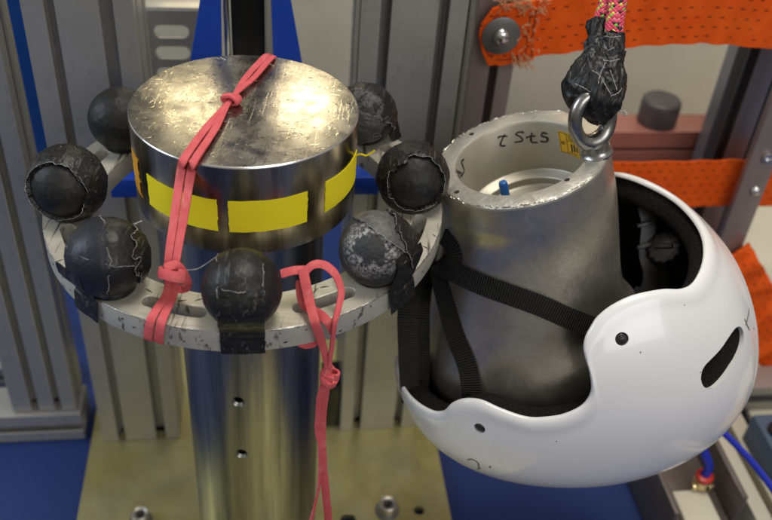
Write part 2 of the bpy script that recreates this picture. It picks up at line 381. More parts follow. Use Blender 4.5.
# column C with webbing, slim edge bar, right hand posts and beam
c0, _ = onY(478, 8, .20); c1, _ = onY(519, 8, .20)
profile('profile_column', 'grey column with reflected orange in its colour and a narrow slot carrying the bolted orange webbing', c0, c1+.004, .20, .045, -.508, .42, [((c1-c0)*.50, (c1-c0)*.72)], [(.018, .026)], PROFILE2)
d0, _ = onY(458, 8, .188); d1, _ = onY(475, 8, .188)
b_ = MB(); b_.add(*box(M3((d0+d1)/2, .193, -.05), (d1-d0)/2, .004, .455)); b_.add(*box(M3(d0+.003, .1865, -.05), .0022, .0018, .455)); b_.add(*box(M3(d1-.003, .1865, -.05), .0022, .0018, .455))
tag(b_.build('edge_strip', mat('greenish_aluminium', (.36, .38, .33), .3, .7), origin=M3(d0, .19, -.505)), 'slim greenish metal strip running up between two columns', 'strip')
p0, _ = onY(756, 46, .245)
profile('profile_column', 'dark edged grey post behind the right end of the orange webbing', p0, p0+.045, .245, .05, -.508, .42, [(.030, .036)], [(.004, .030)], mat('blue_grey_aluminium', (.25, .25, .27), .35, .6, var=.4, vscale=14, col2=(.33, .33, .35), bump=.04), sd=.012)
tag(mesh('edge_strip', *box(M3(p0-.001, .2425, -.05), .0055, .0015, .455), DARK, origin=M3(p0, .2425, -.505)), 'black edge strip up the left side of the post behind the webbing', 'strip')
root = empty('bolted_bar', M3(p0+.05, .2, -.508), 'flat mauve bar with two round bolts at the right edge', 'flat bar')
q0, _ = onY(739, 190, .200); q1, _ = onY(765, 190, .200)
mesh('bar', *box(M3((q0+q1)/2, .204, -.05), (q1-q0)/2, .004, .456), PROFILE2, root)
def bolt_head(name, P, ax, r, h, m, parent, sock=True, n=32):
    prof = [(0, h*.35), (r*.45, h*.35), (r*.5, h)] if sock else [(0, h*1.1), (r*.4, h*1.05), (r*.75, h*.8)]
    prof += [(r*.92, h), (r, h*.88), (r, 0)] if sock else [(r*.95, h*.4), (r, 0)]
    return mesh(name, *lathe(prof, P, ax, n), m, parent)
for (a, b) in ((755.5, 191), (767.5, 157.5)):
    x, z = onY(a, b, .199); bolt_head('bolt', M3(x, .1995, z), -E2, .0058, .004, CHROME, root, sock=(b < 170))
g0, zt = onY(618, 132, .30); g1, _ = onY(735, 131, .30); _, zb = onY(660, 161, .30)
rail('reddish brown horizontal beam between the two orange webbing bands', g0-.1, g1+.25, .30, zt-.045, zt, .04, (.020, .024), mat('reddish_aluminium', (.38, .13, .10), .35, .4, var=.5, vscale=20, col2=(.46, .22, .17)))

# blurred panel reflection, built as a dark solid round shape on the beam
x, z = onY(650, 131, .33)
tag(mesh('reflection_solid', *lathe([(0, 0), (.021, 0), (.022, .002), (.022, .022), (.0215, .027), (.019, .0295), (0, .030)], M3(x, .322, zt+.0005), (0, 0, 1), 40), mat('dull_grey_reflection', (.05, .045, .045), .5, .2, var=.8, vscale=60, col2=(.11, .10, .095)), origin=M3(x, .322, zt)), 'dull dark round solid on the reddish beam, made up for a reflection', 'reflection_solid')

# ---------------------------------------------------------------- orange webbing
def smooth_on(P, n=10): return catmull(P, n)
def wribbon(pts, Y, width, n=12, th=.0018, wob=.0, wj=.0006, nrm=None):
    P = []
    for i, (a, b) in enumerate(pts):
        x, z = onY(a, b, Y); P.append(M3(x, Y, z))
    P = catmull(P, n); N = []
    for i, p in enumerate(P):
        k = wob*math.sin(i*.55)*math.sin(i*.21+1)
        P[i] = p+E2*k; N.append(-E2+V([0, 0, .25*math.sin(i*.6)*min(1, wob*400)]))
    return ribbon(P, N, width, th, wj=wj, nw=6)
def pxm(Y, a, b):  # metres per pixel on plane Y
    x0, z0 = onY(a, b, Y); x1, z1 = onY(a, b+10, Y); return abs(z0-z1)/10
root = empty('webbing_strap', M3(c1, .196, -.03), 'upper wide orange webbing strap bolted to the tinted column', 'strap', 'orange webbing straps')
Y = .193; wB = pxm(Y, 560, 25)*56
mesh('band', *(lambda t: (t[0], t[1]))(wribbon([(527, 30), (560, 26), (600, 22), (640, 19), (672, 17), (710, 16), (745, 18), (800, 24), (860, 30), (980, 40), (1120, 52)], Y, wB, wob=.0006, wj=.0002)), ORWEB, root, uv=wribbon([(527, 30), (560, 26), (600, 22), (640, 19), (672, 17), (710, 16), (745, 18), (800, 24), (860, 30), (980, 40), (1120, 52)], Y, wB, wob=.0006, wj=.0002)[2])
# folded, stitched end under the washer
end = []
outl = [(478, 33), (481, 22), (492, 7), (502, 4), (520, 1), (534, -1), (536, 20), (535, 42), (533, 58), (520, 61), (512, 62), (500, 64), (487, 64), (481, 50)]
poly = [onY(a, b, .1915) for a, b in outl]; cx = sum(p[0] for p in poly)/len(poly); cz = sum(p[1] for p in poly)/len(poly)
v2, f2 = curve_solid([[(p[0]-cx, p[1]-cz) for p in poly]], .0035, .0008, 2)
vv = []
for q in v2: vv.append(M3(cx+q[0], .1892-q[2]+.0006*noise.noise(Vector((q[0]*180, q[1]*180, 0))), cz+q[1]))
o = mesh('folded_end', vv, f2, ORWEB, root, uv=[(q[0], q[1]) for q in v2])
# stitched seams and frayed fibres of the end
S = MB()
def px_line(pts, Y, r, jit=.0004, n=6):
    P = []
    for a, b in pts: x, z = onY(a, b, Y); P.append(M3(x, Y, z))
    P = catmull(P, n); return [p+V([random.uniform(-jit, jit) for _ in range(3)]) for p in P]
for pts in ([(486, 28), (498, 14)], [(486, 30), (484, 46), (492, 58)], [(531, 12), (528, 34), (525, 56)], [(536, 10), (533, 34), (531, 58)], [(489, 31), (500, 16)], [(497, 60), (522, 58)]):
    S.add(*tube(px_line(pts, .1873, .0006, n=10), .0006, 5))
S.build('seam', mat('dark_orange_thread', (.22, .035, .012), .8), root)
S = MB()
for i in range(120):
    if i < 70: a, b = random.uniform(500, 548), random.uniform(-2, 9); dx, dy = random.uniform(-9, 9), random.uniform(-3, 8)
    elif i < 100: a, b = random.uniform(521, 540), random.uniform(12, 62); dx, dy = random.uniform(-5, 5), random.uniform(-5, 8)
    else: a, b = random.uniform(510, 530), random.uniform(52, 62); dx, dy = random.uniform(-2, 12), random.uniform(4, 16)
    S.add(*tube(px_line([(a, b), (a+dx*.5+random.uniform(-2, 2), b+dy*.5), (a+dx, b+dy)], .1868-random.uniform(0, .003), .0003, n=4), random.uniform(.00025, .0006), 4))
tag(S.build('frayed_fibres', FRAY, root), kind='stuff')
x, z = onY(501, 36, .186)
mesh('washer', *lathe([(0, .0), (.0165, 0), (.0172, .0006), (.0172, .0016), (.0165, .002), (0, .002)], M3(x, .1872, z), -E2, 56), WASH, root)
bolt_head('bolt', M3(x, .1852, z), -E2, .0078, .0055, CHROME, root, sock=False, n=40)
def strap_thing(label, pts, Y, wpx, wob=.001, th=.0018, wj=.0006):
    wd = pxm(Y, *pts[min(len(pts)//2, 3)])*wpx; t = wribbon(pts, Y, wd, wob=wob, th=th, wj=wj)
    return tag(mesh('webbing_strap', t[0], t[1], ORWEB, None, uv=t[2], origin=t[0][0]), label, 'strap', 'orange webbing straps')
strap_thing('lower straight orange webbing strap running behind the helmet to the bolted bar', [(560, 187), (610, 186), (660, 185), (700, 184), (735, 183), (790, 184), (850, 186), (980, 192), (1120, 200)], .222, 45, wob=.0003, wj=.0002)
strap_thing('crumpled orange webbing loop at the right edge beside the white helmet', [(722, 262), (738, 288), (748, 310), (758, 330), (775, 345), (800, 352), (860, 350), (940, 345), (1100, 340)], .19, 42, wob=.004, wj=.002)

# ---------------------------------------------------------------- blue carriage, dark guide, perforated bracket
root = empty('machine_carriage', M3(0, .13, -.15), 'blue painted carriage with two tapered uprights behind the steel cylinder', 'machine frame')
mesh('cross_plate', *box(M3(-.002, .129, -.141), .113, .0165, .009, bev=.0012), BLUE, root)
def upright(pl, pr):
    (x0, z0), (x1, z1) = [onY(a, b, .150) for a, b in pl]; (x2, z2), (x3, z3) = [onY(a, b, .150) for a, b in pr]
    def ex(xa, za, xb, zb, z): return xa+(xb-xa)*(z-za)/(zb-za)
    T, B = .40, -.131
    K = .022
    pts = [(ex(x0, z0, x1, z1, B), B), (ex(x2, z2, x3, z3, B), B), (ex(x2, z2, x3, z3, K), K), (ex(x2, z2, x3, z3, K), T), (ex(x0, z0, x1, z1, K), T), (ex(x0, z0, x1, z1, K), K)]
    cx = pts[0][0]; v2, f2 = curve_solid([pts], .010, .001, 2)
    return mesh('upright', [M3(q[0], .152-q[2], q[1]) for q in v2], f2, BLUE, root)
upright([(200, 0), (190, 62)], [(221, 0), (222, 54)]); upright([(271, 0), (273, 54)], [(291, 0), (302, 62)])
root = empty('guide_column', M3(.0, .19, -.508), 'dark guide column with pale edge strips between the blue uprights', 'column')
xs = [onY(a, 20, .175)[0] for a in (219, 223, 226, 229, 231, 265, 267, 272)]
mesh('dark_body', *box(M3((xs[4]+xs[5])/2, .195, -.05), (xs[5]-xs[4])/2, .018, .455), DARK, root)
mesh('edge_rail', *box(M3((xs[1]+xs[3])/2, .19, -.05), (xs[3]-xs[1])/2, .014, .455, bev=.002), CHROME, root)
mesh('edge_rail', *box(M3((xs[5]+xs[7])/2+.0006, .19, -.05), (xs[7]-xs[5])/2, .014, .455, bev=.002), CREAM, root)
_Y = .30; x0, zt_ = onY(136, 9, _Y); x1, _ = onY(205, 9, _Y)
def slot2(cx, cz, hw, hh, n=10):
    P = []
    for i in range(n+1): t = -PI/2+PI*i/n; P.append((cx+hw-hh+hh*math.cos(t), cz+hh*math.sin(t)))
    for i in range(n+1): t = PI/2+PI*i/n; P.append((cx-hw+hh+hh*math.cos(t), cz+hh*math.sin(t)))
    return P
outs = [[(x0, zt_-.2), (x1+.01, zt_-.2), (x1+.01, zt_), (x0, zt_)]]
for a, b in ((171.5, 31), (173, 52), (174, 73), (175, 94)):
    cx, cz = onY(a, b, _Y); outs.append(slot2(cx, cz, .0165, .0065))
v2, f2 = curve_solid(outs, .003, .0003)
bk = MB(); bk.add([M3(q[0], _Y-q[2], q[1]) for q in v2], f2); bk.add(*box(M3((x0+x1)/2, _Y+.012, zt_+.0005), (x1-x0)/2, .012, .0015))
tag(bk.build('perforated_bracket', PROFILE, origin=M3(x0, _Y, zt_-.2)), 'grey metal bracket with oblong holes left of the blue upright', 'bracket')
x, z = onY(334, 405, .142)
# small black block between cylinder and right column
x0, z0 = onY(322, 432, .155); x1, z1 = onY(344, 386, .155)
tag(mesh('damper_block', *box(M3((x0+x1)/2, .175, (-.498+z1)/2), (x1-x0)/2, .02, (z1+.498)/2, bev=.002), DARK, origin=M3(x0, .17, -.498)), 'small black block on the yellow plate beside the right column', 'block')
# blue panel seen between the two left columns and loose cables
xb0, _ = onZ(87, 409, -.468)
bx0 = onY(30, 80, .33)[0]
tag(mesh('blue_panel', *box(M3(bx0, .33, .07), .03, .004, .31), mat('bright_blue_paint', (.01, .10, .45), .4), origin=M3(bx0, .33, -.24)), 'upright blue sheet showing between the two left aluminium columns', 'panel')
def cable(name, label, pts, r, m, cat='cable', group=None):
    P = catmull([M3(*p) for p in pts], 10); o = mesh(name, *tube(P, r, 10)[:2], m, origin=P[0]); return tag(o, label, cat, group)
def pz(a, b, z): x, y = onZ(a, b, z); return (x, y, z)
GREYC = mat('grey_cable', (.33, .32, .30), .5); BLUEC = mat('blue_cable', (.012, .03, .42), .35)
cable('cable', 'grey cable lowest behind the far left column', [pz(-30, 340, -.50), pz(0, 352, -.503), pz(18, 360, -.503), pz(35, 372, -.503), pz(60, 378, -.503)], .0035, GREYC, group='cables behind the far left column')
cable('cable', 'pale grey thick hose behind the far left column', [pz(-30, 338, -.49), pz(0, 331, -.49), pz(20, 327, -.49), pz(45, 322, -.49)], .0065, mat('pale_hose', (.42, .40, .36), .5), group='cables behind the far left column')
cable('cable', 'blue cable topmost behind the far left column', [pz(-30, 325, -.475), pz(0, 320, -.475), pz(22, 315, -.475), pz(50, 312, -.475)], .0036, BLUEC, group='cables behind the far left column')

# ---------------------------------------------------------------- base plate
root = empty('base_plate', M3(0, .03, -.5085), 'yellowish zinc plated base plate under the columns, with socket bolts', 'base plate')
x0 = onZ(77, 520, -.4985)[0]; x1 = onZ(450.5, 520, -.4985)[0]
hole = []
hx, hy = onZ(419, 510, -.4985)
def circ2(cx, cy, r, n=28): return [(cx+r*math.cos(2*PI*i/n), cy+r*math.sin(2*PI*i/n)) for i in range(n)]
h2 = onZ(348, 520, -.4985)
v2, f2 = curve_solid([[(x0-.004, -.34), (x1-.002, -.34), (x1+.004, .30), (x0+.002, .30)], circ2(hx, hy, .0055), circ2(h2[0], h2[1], .008)], .0095, .0008)
mesh('plate', [M3(q[0], q[1], -.5035+q[2]) for q in v2], f2, PLATE, root)
for a, b, r in ((140, 513, .0085), (388, 503, .0095), (348, 522, .006)):
    x, y = onZ(a, b, -.485)
    if r > .007:
        prof = [(0, .006), (r*.5, .006), (r*.56, .0115), (r*.9, .0125), (r, .0115), (r, 0)]
        bo = mesh('socket_bolt', *lathe(prof, M3(x, y, -.4975), (0, 0, 1), 40), BOLTM, root)
        mesh('socket', *lathe([(0, .0062), (r*.5, .0062), (r*.5, .0064), (0, .0064)], M3(x, y, -.4975), (0, 0, 1), 6), DARK, bo)
        mesh('washer', *lathe([(0, .0), (r*1.35, 0), (r*1.35, .0018), (0, .0018)], M3(x, y, -.4985), (0, 0, 1), 40), WASH, bo)
    else: mesh('socket_bolt', *lathe([(0, .003), (r*.5, .003), (r*.55, .006), (r*.9, .0066), (r, .006), (r, 0)], M3(x, y, -.5), (0, 0, 1), 40), CHROME, root)

# ---------------------------------------------------------------- right corner clutter
xk, yk = onZ(715, 441, -.45); xk2, _ = onZ(763, 520, -.45)
profile('aluminium_rail', 'cream double rail running front to back at the lower right corner', (xk+xk2)/2-.004, (xk+xk2)/2+.042, -.448, .058, -.3, .55, [(.017, .027)], [], mat('cream_rail', (.50, .48, .38), .5, var=.3, col2=(.56, .54, .45)), 'front to back rails', axis='y', cat='rail')
x0, y0 = onZ(742, 400, -.495); yr = onZ(760, 388, -.455)[1]
tag(mesh('cabinet_top', *box(M3(x0+.25, .256, -.5), .25, .356, .006, bev=.002), CREAM, origin=M3(x0, .2, -.506)), 'cream panel low in the background at the right edge', 'panel')
rail('grey cross rail low behind the helmet at the right edge', x0-.06, x0+.5, yr, -.4935, -.455, .035, (.012, .026))
root = empty('storage_bin', M3(onZ(765, 450, -.40)[0], onZ(765, 450, -.40)[1], -.508), 'grey blue plastic bin with tan board at the lower right corner', 'bin')
xa, ya = onZ(745, 446, -.41); xt, yt = onZ(764, 424, -.41)
mesh('bin_body', *box(M3(xt+.072, yt-.085, -.4545), .079, .10, .0445, bev=.004), BIN, root)
mesh('board', *box(M3(xt+.075, yt-.105, -.4085), .060, .070, .002), TAN, root)
mesh('round_socket', *lathe([(0, .0005), (.008, .0005), (.009, .003), (.0125, .003), (.013, 0)], M3(xt+.012, yt-.012, -.4098), (0, 0, 1), 30), DARK, root)
cable('cable', 'blue air hose crossing in front of the cream rail at the lower right', [(onZ(700, 410, -.37)+(-.37,)), (onZ(728, 437, -.37)+(-.37,)), (onZ(750, 460, -.37)+(-.37,)), (onZ(775, 492, -.37)+(-.37,)), (onZ(800, 530, -.37)+(-.37,))], .0034, BLUEC)
root = empty('valve_bracket', M3(*onZ(690, 500, -.5), -.5085), 'brownish grey metal bracket carrying an air fitting below the helmet', 'bracket')
xa, ya = onZ(661, 500, -.46); xb_, yb_ = onZ(722, 500, -.46)
BRK = mat('brownish_grey_metal', (.11, .09, .08), .45, .4, var=.5, vscale=40, col2=(.17, .145, .13))
mesh('body', *box(M3((xa+xb_)/2, ya+.02, -.482), (xb_-xa)/2-.004, .06, .0255, bev=.003), BRK, root)
mesh('side_plate', *box(M3(xb_-.001, ya+.028, -.462), .003, .062, .045, bev=.001), BRK, root)
mesh('side_plate', *box(M3(xa-.001, ya+.028, -.472), .003, .062, .036, bev=.001), BRK, root)
mesh('pale_block', *box(M3((xa+xb_)/2-.006, ya-.03, -.4515), (xb_-xa)/2-.014, .030, .006, bev=.002), CREAM, root)
fx, fy = onZ(697, 493, -.456)
fi = mesh('fitting', *lathe([(0, 0), (.008, 0), (.008, .007), (.0055, .009), (.0055, .014), (.009, .0155), (.009, .022), (.006, .024), (0, .024)], M3(fx, fy, -.456), (0, 0, 1), 32), BRASS, root)
mesh('wing', *box(M3(fx-.009, fy-.003, -.440), .003, .004, .004, bev=.0015), BRASS, fi); mesh('wing', *box(M3(fx+.009, fy-.003, -.443), .003, .004, .005, bev=.0015), BRASS, fi)
mesh('release_collar', *lathe([(0, 0), (.0085, 0), (.009, .002), (.009, .005), (.0075, .006), (0, .006)], M3(fx, fy, -.432), (0, 0, 1), 32), REDPL, fi)
mesh('hose', *tube(catmull([M3(fx, fy, -.427), M3(fx, fy+.001, -.412), onz(703, 448, -.392), onz(704, 430, -.37)], 6), .0045, 12)[:2], BLUEC, root)

# ---------------------------------------------------------------- steel cylinder (impactor)
TR = .0543; DR = .075; DH = .066
post = empty('impact_post', (0, 0, -.4985), 'upright steel cylinder with a broad polished flat head ringed by yellow tape', 'metal post')
hd = mesh('head', *lathe([(0, 0), (DR-.0012, 0)]+[(DR-.0012+.0012*math.sin(t), -.0012+.0012*math.cos(t)) for t in (.4, .8, 1.2)]+[(DR, -.0014), (DR, -DH+.001), (DR-.001, -DH), (0, -DH)], (0, 0, 0), (0, 0, 1), 160), STEEL_SIDE, post, ang=40)
for nm, cnt, mm in (('dark_scratches', 170, mat('dark_scratch', (.05, .045, .035), .5, .6)), ('bright_scratches', 170, mat('bright_scratch', (.85, .78, .58), .25, 1))):
    S = MB()
    for i in range(cnt):
        r_ = DR*.97*math.sqrt(random.random()); t = random.uniform(0, 2*PI); x, y = r_*math.cos(t), r_*math.sin(t); an = random.gauss(.6, .9); l = random.uniform(.0006, .0034)*(.6 if i % 3 else 1.2)
        bow = random.uniform(-.0004, .0004); dx, dy = l*math.cos(an), l*math.sin(an)
        S.add(*ribbon([V([x-dx, y-dy, .00004]), V([x-dy*bow/l, y+dx*bow/l, .00005]), V([x+dx, y+dy, .00004])], [V([0, 0, 1])]*3, [.00006, random.uniform(.00015, .00042), .00006], .0001, nw=0)[:2])
    tag(S.build(nm, mm, hd), kind='stuff')
hd.data.materials.append(STEEL_TOP); hd.data.materials.append(EDGE)
for p in hd.data.polygons:
    c = p.center+hd.location+post.location
    if p.normal.z > .98: p.material_index = 1
    elif c.z > -.0013 and p.normal.z > .05: p.material_index = 2
tb = mesh('tube', *lathe([(TR-.007, -DH-.0005), (TR, -DH-.0005), (TR, -.498), (TR-.007, -.498)], (0, 0, 0), (0, 0, 1), 128, closed=True), ZINC, post)
cuts = []
for a, b in ((238, 402), (241.5, 454)):
    d = ray(a, b); A_ = d[0]**2+d[1]**2; B_ = CAM[0]*d[0]+CAM[1]*d[1]; C_ = CAM[0]**2+CAM[1]**2-TR**2
    P = CAM+d*((-B_-math.sqrt(B_*B_-A_*C_))/A_); n = nz([P[0], P[1], 0])
    cuts.append(lathe([(0, -.02), (.0032, -.02), (.0032, -.0022), (.0060, .0006), (.0060, .01), (0, .01)], P, n, 28))
cut(tb, cuts)
def cyl_patch(r, t0, t1, z0, z1, nt=40, nz_=3, jag=.0005, th=.00035):
    """thin tape bent round the cylinder, with slightly torn short ends"""
    v = []; f = []; uv = []
    for k in (0, 1):
        for i in range(nt+1):
            for j in range(nz_*4+1):
                s = j/(nz_*4); t = t0+(t1-t0)*i/nt
                if i in (0, nt): t += jag/r*noise.noise(Vector((s*14, t0*9+i, 0)))*2
                z = z0+(z1-z0)*s+.0003*noise.noise(Vector((i*.2, j*.1, t0)))
                v.append((math.cos(t)*(r+th*k), math.sin(t)*(r+th*k), z))
    m = nz_*4+1; n = (nt+1)*m
    for i in range(nt):
        for j in range(m-1):
            a = i*m+j; f.append((a, a+1, a+m+1, a+m)); f.append((n+a, n+a+m, n+a+m+1, n+a+1))
    for i in range(nt):
        f.append((i*m, (i+1)*m, n+(i+1)*m, n+i*m)); f.append((i*m+m-1, n+i*m+m-1, n+(i+1)*m+m-1, (i+1)*m+m-1))
    for j in range(m-1):
        f.append((j, n+j, n+j+1, j+1)); a = nt*m+j; f.append((a, a+1, n+a+1, n+a))
    return v, f
def cyl_ang(a, b, R=DR):
    d = ray(a, b); A_ = d[0]**2+d[1]**2; B_ = CAM[0]*d[0]+CAM[1]*d[1]; C_ = CAM[0]**2+CAM[1]**2-R**2; D_ = B_*B_-A_*C_
    t = (-B_-math.sqrt(max(D_, 0)))/A_; P = CAM+d*t; return math.atan2(P[1], P[0]), P[2]
t0, za = cyl_ang(147, 173); t1, _ = cyl_ang(218, 222); t2, zt1 = cyl_ang(228, 201); t3, _ = cyl_ang(307, 209); t4, _ = cyl_ang(325, 195); _, zb1 = cyl_ang(240, 232)
if t0 > 0: t0 -= 2*PI
mesh('yellow_tape', *cyl_patch(DR+.0001, t0, t1, zb1, zt1), YEL, hd)
mesh('yellow_tape', *cyl_patch(DR+.0001, t2, t3, zb1, zt1), YEL, hd)
mesh('yellow_tape', *cyl_patch(DR+.0001, t4, t4+.62, zb1+.001, zt1+.001), YEL, hd)
mesh('orange_tape', *cyl_patch(DR+.0001, t0-.36, t0-.17, zb1-.001, zt1+.004, jag=.003), ORTAPE, hd)
# loose yellow shreds at the right end
th_ = t4+.55; S = MB()
for k in range(1):
    P0 = V([math.cos(th_)*DR, math.sin(th_)*DR, zt1-.001-.002*k]); S.add(*ribbon(catmull([P0, P0+V([.004, -.002, .003]), P0+V([.008+.003*k, -.003, .003-.003*k]), P0+V([.013-.002*k, -.004, .008-.004*k])], 5), [V([-.2, -1, .3])]*16, .0012, .0003, nw=0)[:2])
S.build('tape_shred', YEL, hd)

# ---------------------------------------------------------------- ring with taped balls
RZ = .0728; RO = .1381; RI = .105; RTH = .0162; TX, TY = .0123, .0118
def rz(x, y): return -RZ+TX*x+TY*y
rroot = empty('ball_ring', (0, 0, -RZ-RTH), 'pale flat metal ring round the steel cylinder carrying black taped balls', 'metal ring')
balls_px = [(242, 289), (108, 257), (67, 183), (121, 119), (365, 115), (413, 178), (376, 249)]
BC = []
for a, b in balls_px: BC.append(onz(a, b, -.0518))
angs = [math.atan2(p[1], p[0]) for p in BC]
outs = [[(RO*math.cos(2*PI*i/240), RO*math.sin(2*PI*i/240)) for i in range(240)], [(RI*math.cos(2*PI*i/200), RI*math.sin(2*PI*i/200)) for i in range(200)][::-1]]
def arc_slot(t0, t1, rm, hw, n=14):
    P = [((rm+hw)*math.cos(t0+(t1-t0)*i/n), (rm+hw)*math.sin(t0+(t1-t0)*i/n)) for i in range(n+1)]
    for k in range(1, 8):
        a = PI*k/8; c = (rm*math.cos(t1), rm*math.sin(t1)); P.append((c[0]+hw*math.cos(t1+a), c[1]+hw*math.sin(t1+a)))
    P += [((rm-hw)*math.cos(t1+(t0-t1)*i/n), (rm-hw)*math.sin(t1+(t0-t1)*i/n)) for i in range(n+1)]
    for k in range(1, 8):
        a = PI+PI*k/8; c = (rm*math.cos(t0), rm*math.sin(t0)); P.append((c[0]+hw*math.cos(t0+a), c[1]+hw*math.sin(t0+a)))
    return P[::-1]
for k in range(8):
    tm = math.radians(-101.5+45*k+(-1 if k else 0)); outs.append(arc_slot(tm-.135, tm+.135, .1225, .0046))
v2, f2 = curve_solid(outs, RTH, .0007, 2)
vv = [V([q[0], q[1], q[2]-RTH/2+rz(q[0], q[1])+.0003*noise.noise(Vector((q[0]*120, q[1]*120, q[2]*60)))]) for q in v2]
ring = mesh('ring_plate', vv, f2, RING, rroot, ang=30)
ring.data.materials.append(mat('chipped_bare_edge', (.62, .60, .55), .3, .8, var=1.2, vscale=90, col2=(.20, .18, .15), bump=.5, bscale=300, dist=.0015))
for p in ring.data.polygons:
    if p.normal.z > .25 and p.normal.z < .97 and math.hypot(p.center.x, p.center.y) > RO-.004: p.material_index = 1
mesh('support_arm', *box(V([-.004, .082, -RZ-RTH-.005]), .02, .034, .004, e=(V([1, 0, 0]), V([0, 1, 0]), V([0, 0, 1]))), RING, rroot)
# chips, dark scratches on the ring
S = MB()
for i in range(70):
    t = random.uniform(-PI, 0.5); r_ = random.choice([random.uniform(RI+.003, RO-.002)]); x, y = r_*math.cos(t), r_*math.sin(t)
    if abs(r_-.1225) < .006: continue
    an = random.uniform(0, PI); l = random.uniform(.0008, .0035); z = rz(x, y)+.00015
    S.add(*ribbon([V([x-l*math.cos(an), y-l*math.sin(an), z]), V([x, y+.0002, z]), V([x+l*math.cos(an), y+l*math.sin(an), z])], [V([0, 0, 1])]*3, [.0002, random.uniform(.0006, .0012), .0002], .0002, nw=0)[:2])
for i in range(26):
    t = random.uniform(-PI, .3); z = -RZ-random.uniform(.002, .015); l = random.uniform(.0004, .0018)/RO; R_ = RO+.00015
    z += TX*R_*math.cos(t)+TY*R_*math.sin(t)
    S.add(*ribbon([V([R_*math.cos(t+s*l), R_*math.sin(t+s*l), z+s*.0003]) for s in (-1, 0, 1)], [V([math.cos(t), math.sin(t), 0])]*3, [.0002, random.uniform(.0005, .0013), .0002], .0003, nw=0)[:2])
tag(S.build('paint_chips', mat('chip_brown', (.05, .035, .025), .7), ring), kind='stuff')

bmi = bmesh.new(); bmesh.ops.create_icosphere(bmi, subdivisions=6, radius=1)
IV = [V(q.co) for q in bmi.verts]; IF = [tuple(x.index for x in g.verts) for g in bmi.faces]; bmi.free()
IVA = np.array(IV); IFA = np.array(IF)
BR = .0236
def nse(p, s, o=0): return noise.noise(Vector((p[0]*s+o, p[1]*s+o*.7, p[2]*s-o)))
def patch(name, cen, cond, off, m, parent, seed=0, wr=.0005, thr=.45, threads=True, rag=.10):
    val = np.array([cond(d)+rag*(nse(d, 5, seed)+.5*nse(d, 16, seed)) for d in IV])
    keep = [tuple(f) for f in IF if val[f[0]] > 0 and val[f[1]] > 0 and val[f[2]] > 0]
    used = sorted({i for f in keep for i in f}); mp = {g: i for i, g in enumerate(used)}
    def rr(i):
        d = IV[i]; a = nse(d, 3.2, seed+5); ridge = (1-abs(nse(d, 5.5, seed+9))*3); ridge = max(ridge, 0)**3
        lift = .0006*max(0, .12-val[i])/.12*(.5+nse(d, 7, seed+2))
        return BR+off+.6*wr*(a+.7*ridge)+.00008*nse(d, 22, seed)+lift
    top = [cen+IV[i]*rr(i) for i in used]; bot = [cen+IV[i]*(BR-.0004) for i in used]
    n = len(used); F = [tuple(mp[i] for i in f) for f in keep]
    ed = {}
    for f in F:
        for a, b in ((f[0], f[1]), (f[1], f[2]), (f[2], f[0])): ed[(a, b)] = 1
    bd = [(a, b) for (a, b) in ed if (b, a) not in ed]
    faces = list(F)+[(b, a, a+n, b+n) for a, b in bd]
    o = mesh(name, top+bot, faces, m, parent, origin=cen, ang=50)
    if threads:
        nxt = {a: b for a, b in bd}; seen = set(); S = MB()
        for a in list(nxt):
            if a in seen: continue
            loop = [a]; seen.add(a); b = nxt[a]
            while b not in seen and b in nxt: loop.append(b); seen.add(b); b = nxt[b]
            if len(loop) < 30: continue
            P = [top[i]+nz(top[i]-cen)*.00015 for i in loop]; P = [(P[i-1]+P[i]+P[(i+1) % len(P)])/3 for i in range(len(P))]
            i = 0
            while i < len(P)-4:
                g = random.randint(14, 60); seg = P[i:i+g]
                if len(seg) > 4 and random.random() < thr:
                    rad = [.00009+.00030*abs(noise.noise(Vector((k*.35, i, seed))))*(1 if 0 < k < len(seg)-1 else .2) for k in range(len(seg))]
                    seg = [p+V([random.uniform(-1, 1) for _ in range(3)])*.00022 for p in seg]
                    S.add(*tube(seg, rad, 5)[:2])
                i += g+random.randint(0, 9)
        if S.v: tag(S.build('edge_fibre', THREAD, o), kind='stuff')
    return o
def cdir(x, y, z): return nz(RT*x+UP*y-FWD*z)
def tail(k, parent, width=.026, dt=0., el0=55, drop=.0168, m=None, thin=.0005, lift=0, skew=0, tent=False):
    c = BC[k]; t = angs[k]+dt; rad = V([math.cos(t), math.sin(t), 0]); P = []; N = []
    rb = math.hypot(c[0], c[1])
    for el in range(el0, (el0-20 if tent else -31), -9):
        e_ = math.radians(el); P.append(V([0, 0, c[2]])+rad*(rb+(BR+.0008)*math.cos(e_))+V([0, 0, (BR+.0008)*math.sin(e_)])); N.append(rad*math.cos(e_)+V([0, 0, math.sin(e_)]))
    zt_ = rz(*(rad[:2]*RO))
    for r_, z, n in ((RO+.0008+lift*.3, zt_+.0006, rad+V([0, 0, .7])), (RO+.0012+lift*.6, zt_-.004, rad), (RO+.0011+lift, zt_-drop*.6, rad), (RO+.0011+lift*1.2, zt_-drop, rad)):
        P.append(rad*r_+V([0, 0, z])); N.append(n)
    P = [p+np.cross(rad, [0, 0, 1])*skew*(i/len(P))**2 for i, p in enumerate(P)]
    NN = catmull(N, 5); PP = catmull(P, 5)
    # bend across the width with the ring
    v, f, uv = ribbon(PP, NN, width, thin, wj=.0006, nw=10)
    out = []
    for p, q in zip(v, uv):
        out.append(V(p)-rad*min((q[1]**2)/(2*RO), .002)*(1 if p[2] < zt_+.002 else .0)+.0004*nz(rad)*noise.noise(Vector((p[0]*260, p[1]*260, p[2]*260))))
    o = mesh('tape_tail', out, f, m or BLACKT, parent, ang=50)
    S = MB()
    for sgn in (-1, 1):
        seg = [out[i*24+ (6 if sgn < 0 else 0)] for i in range(0)]
    return o
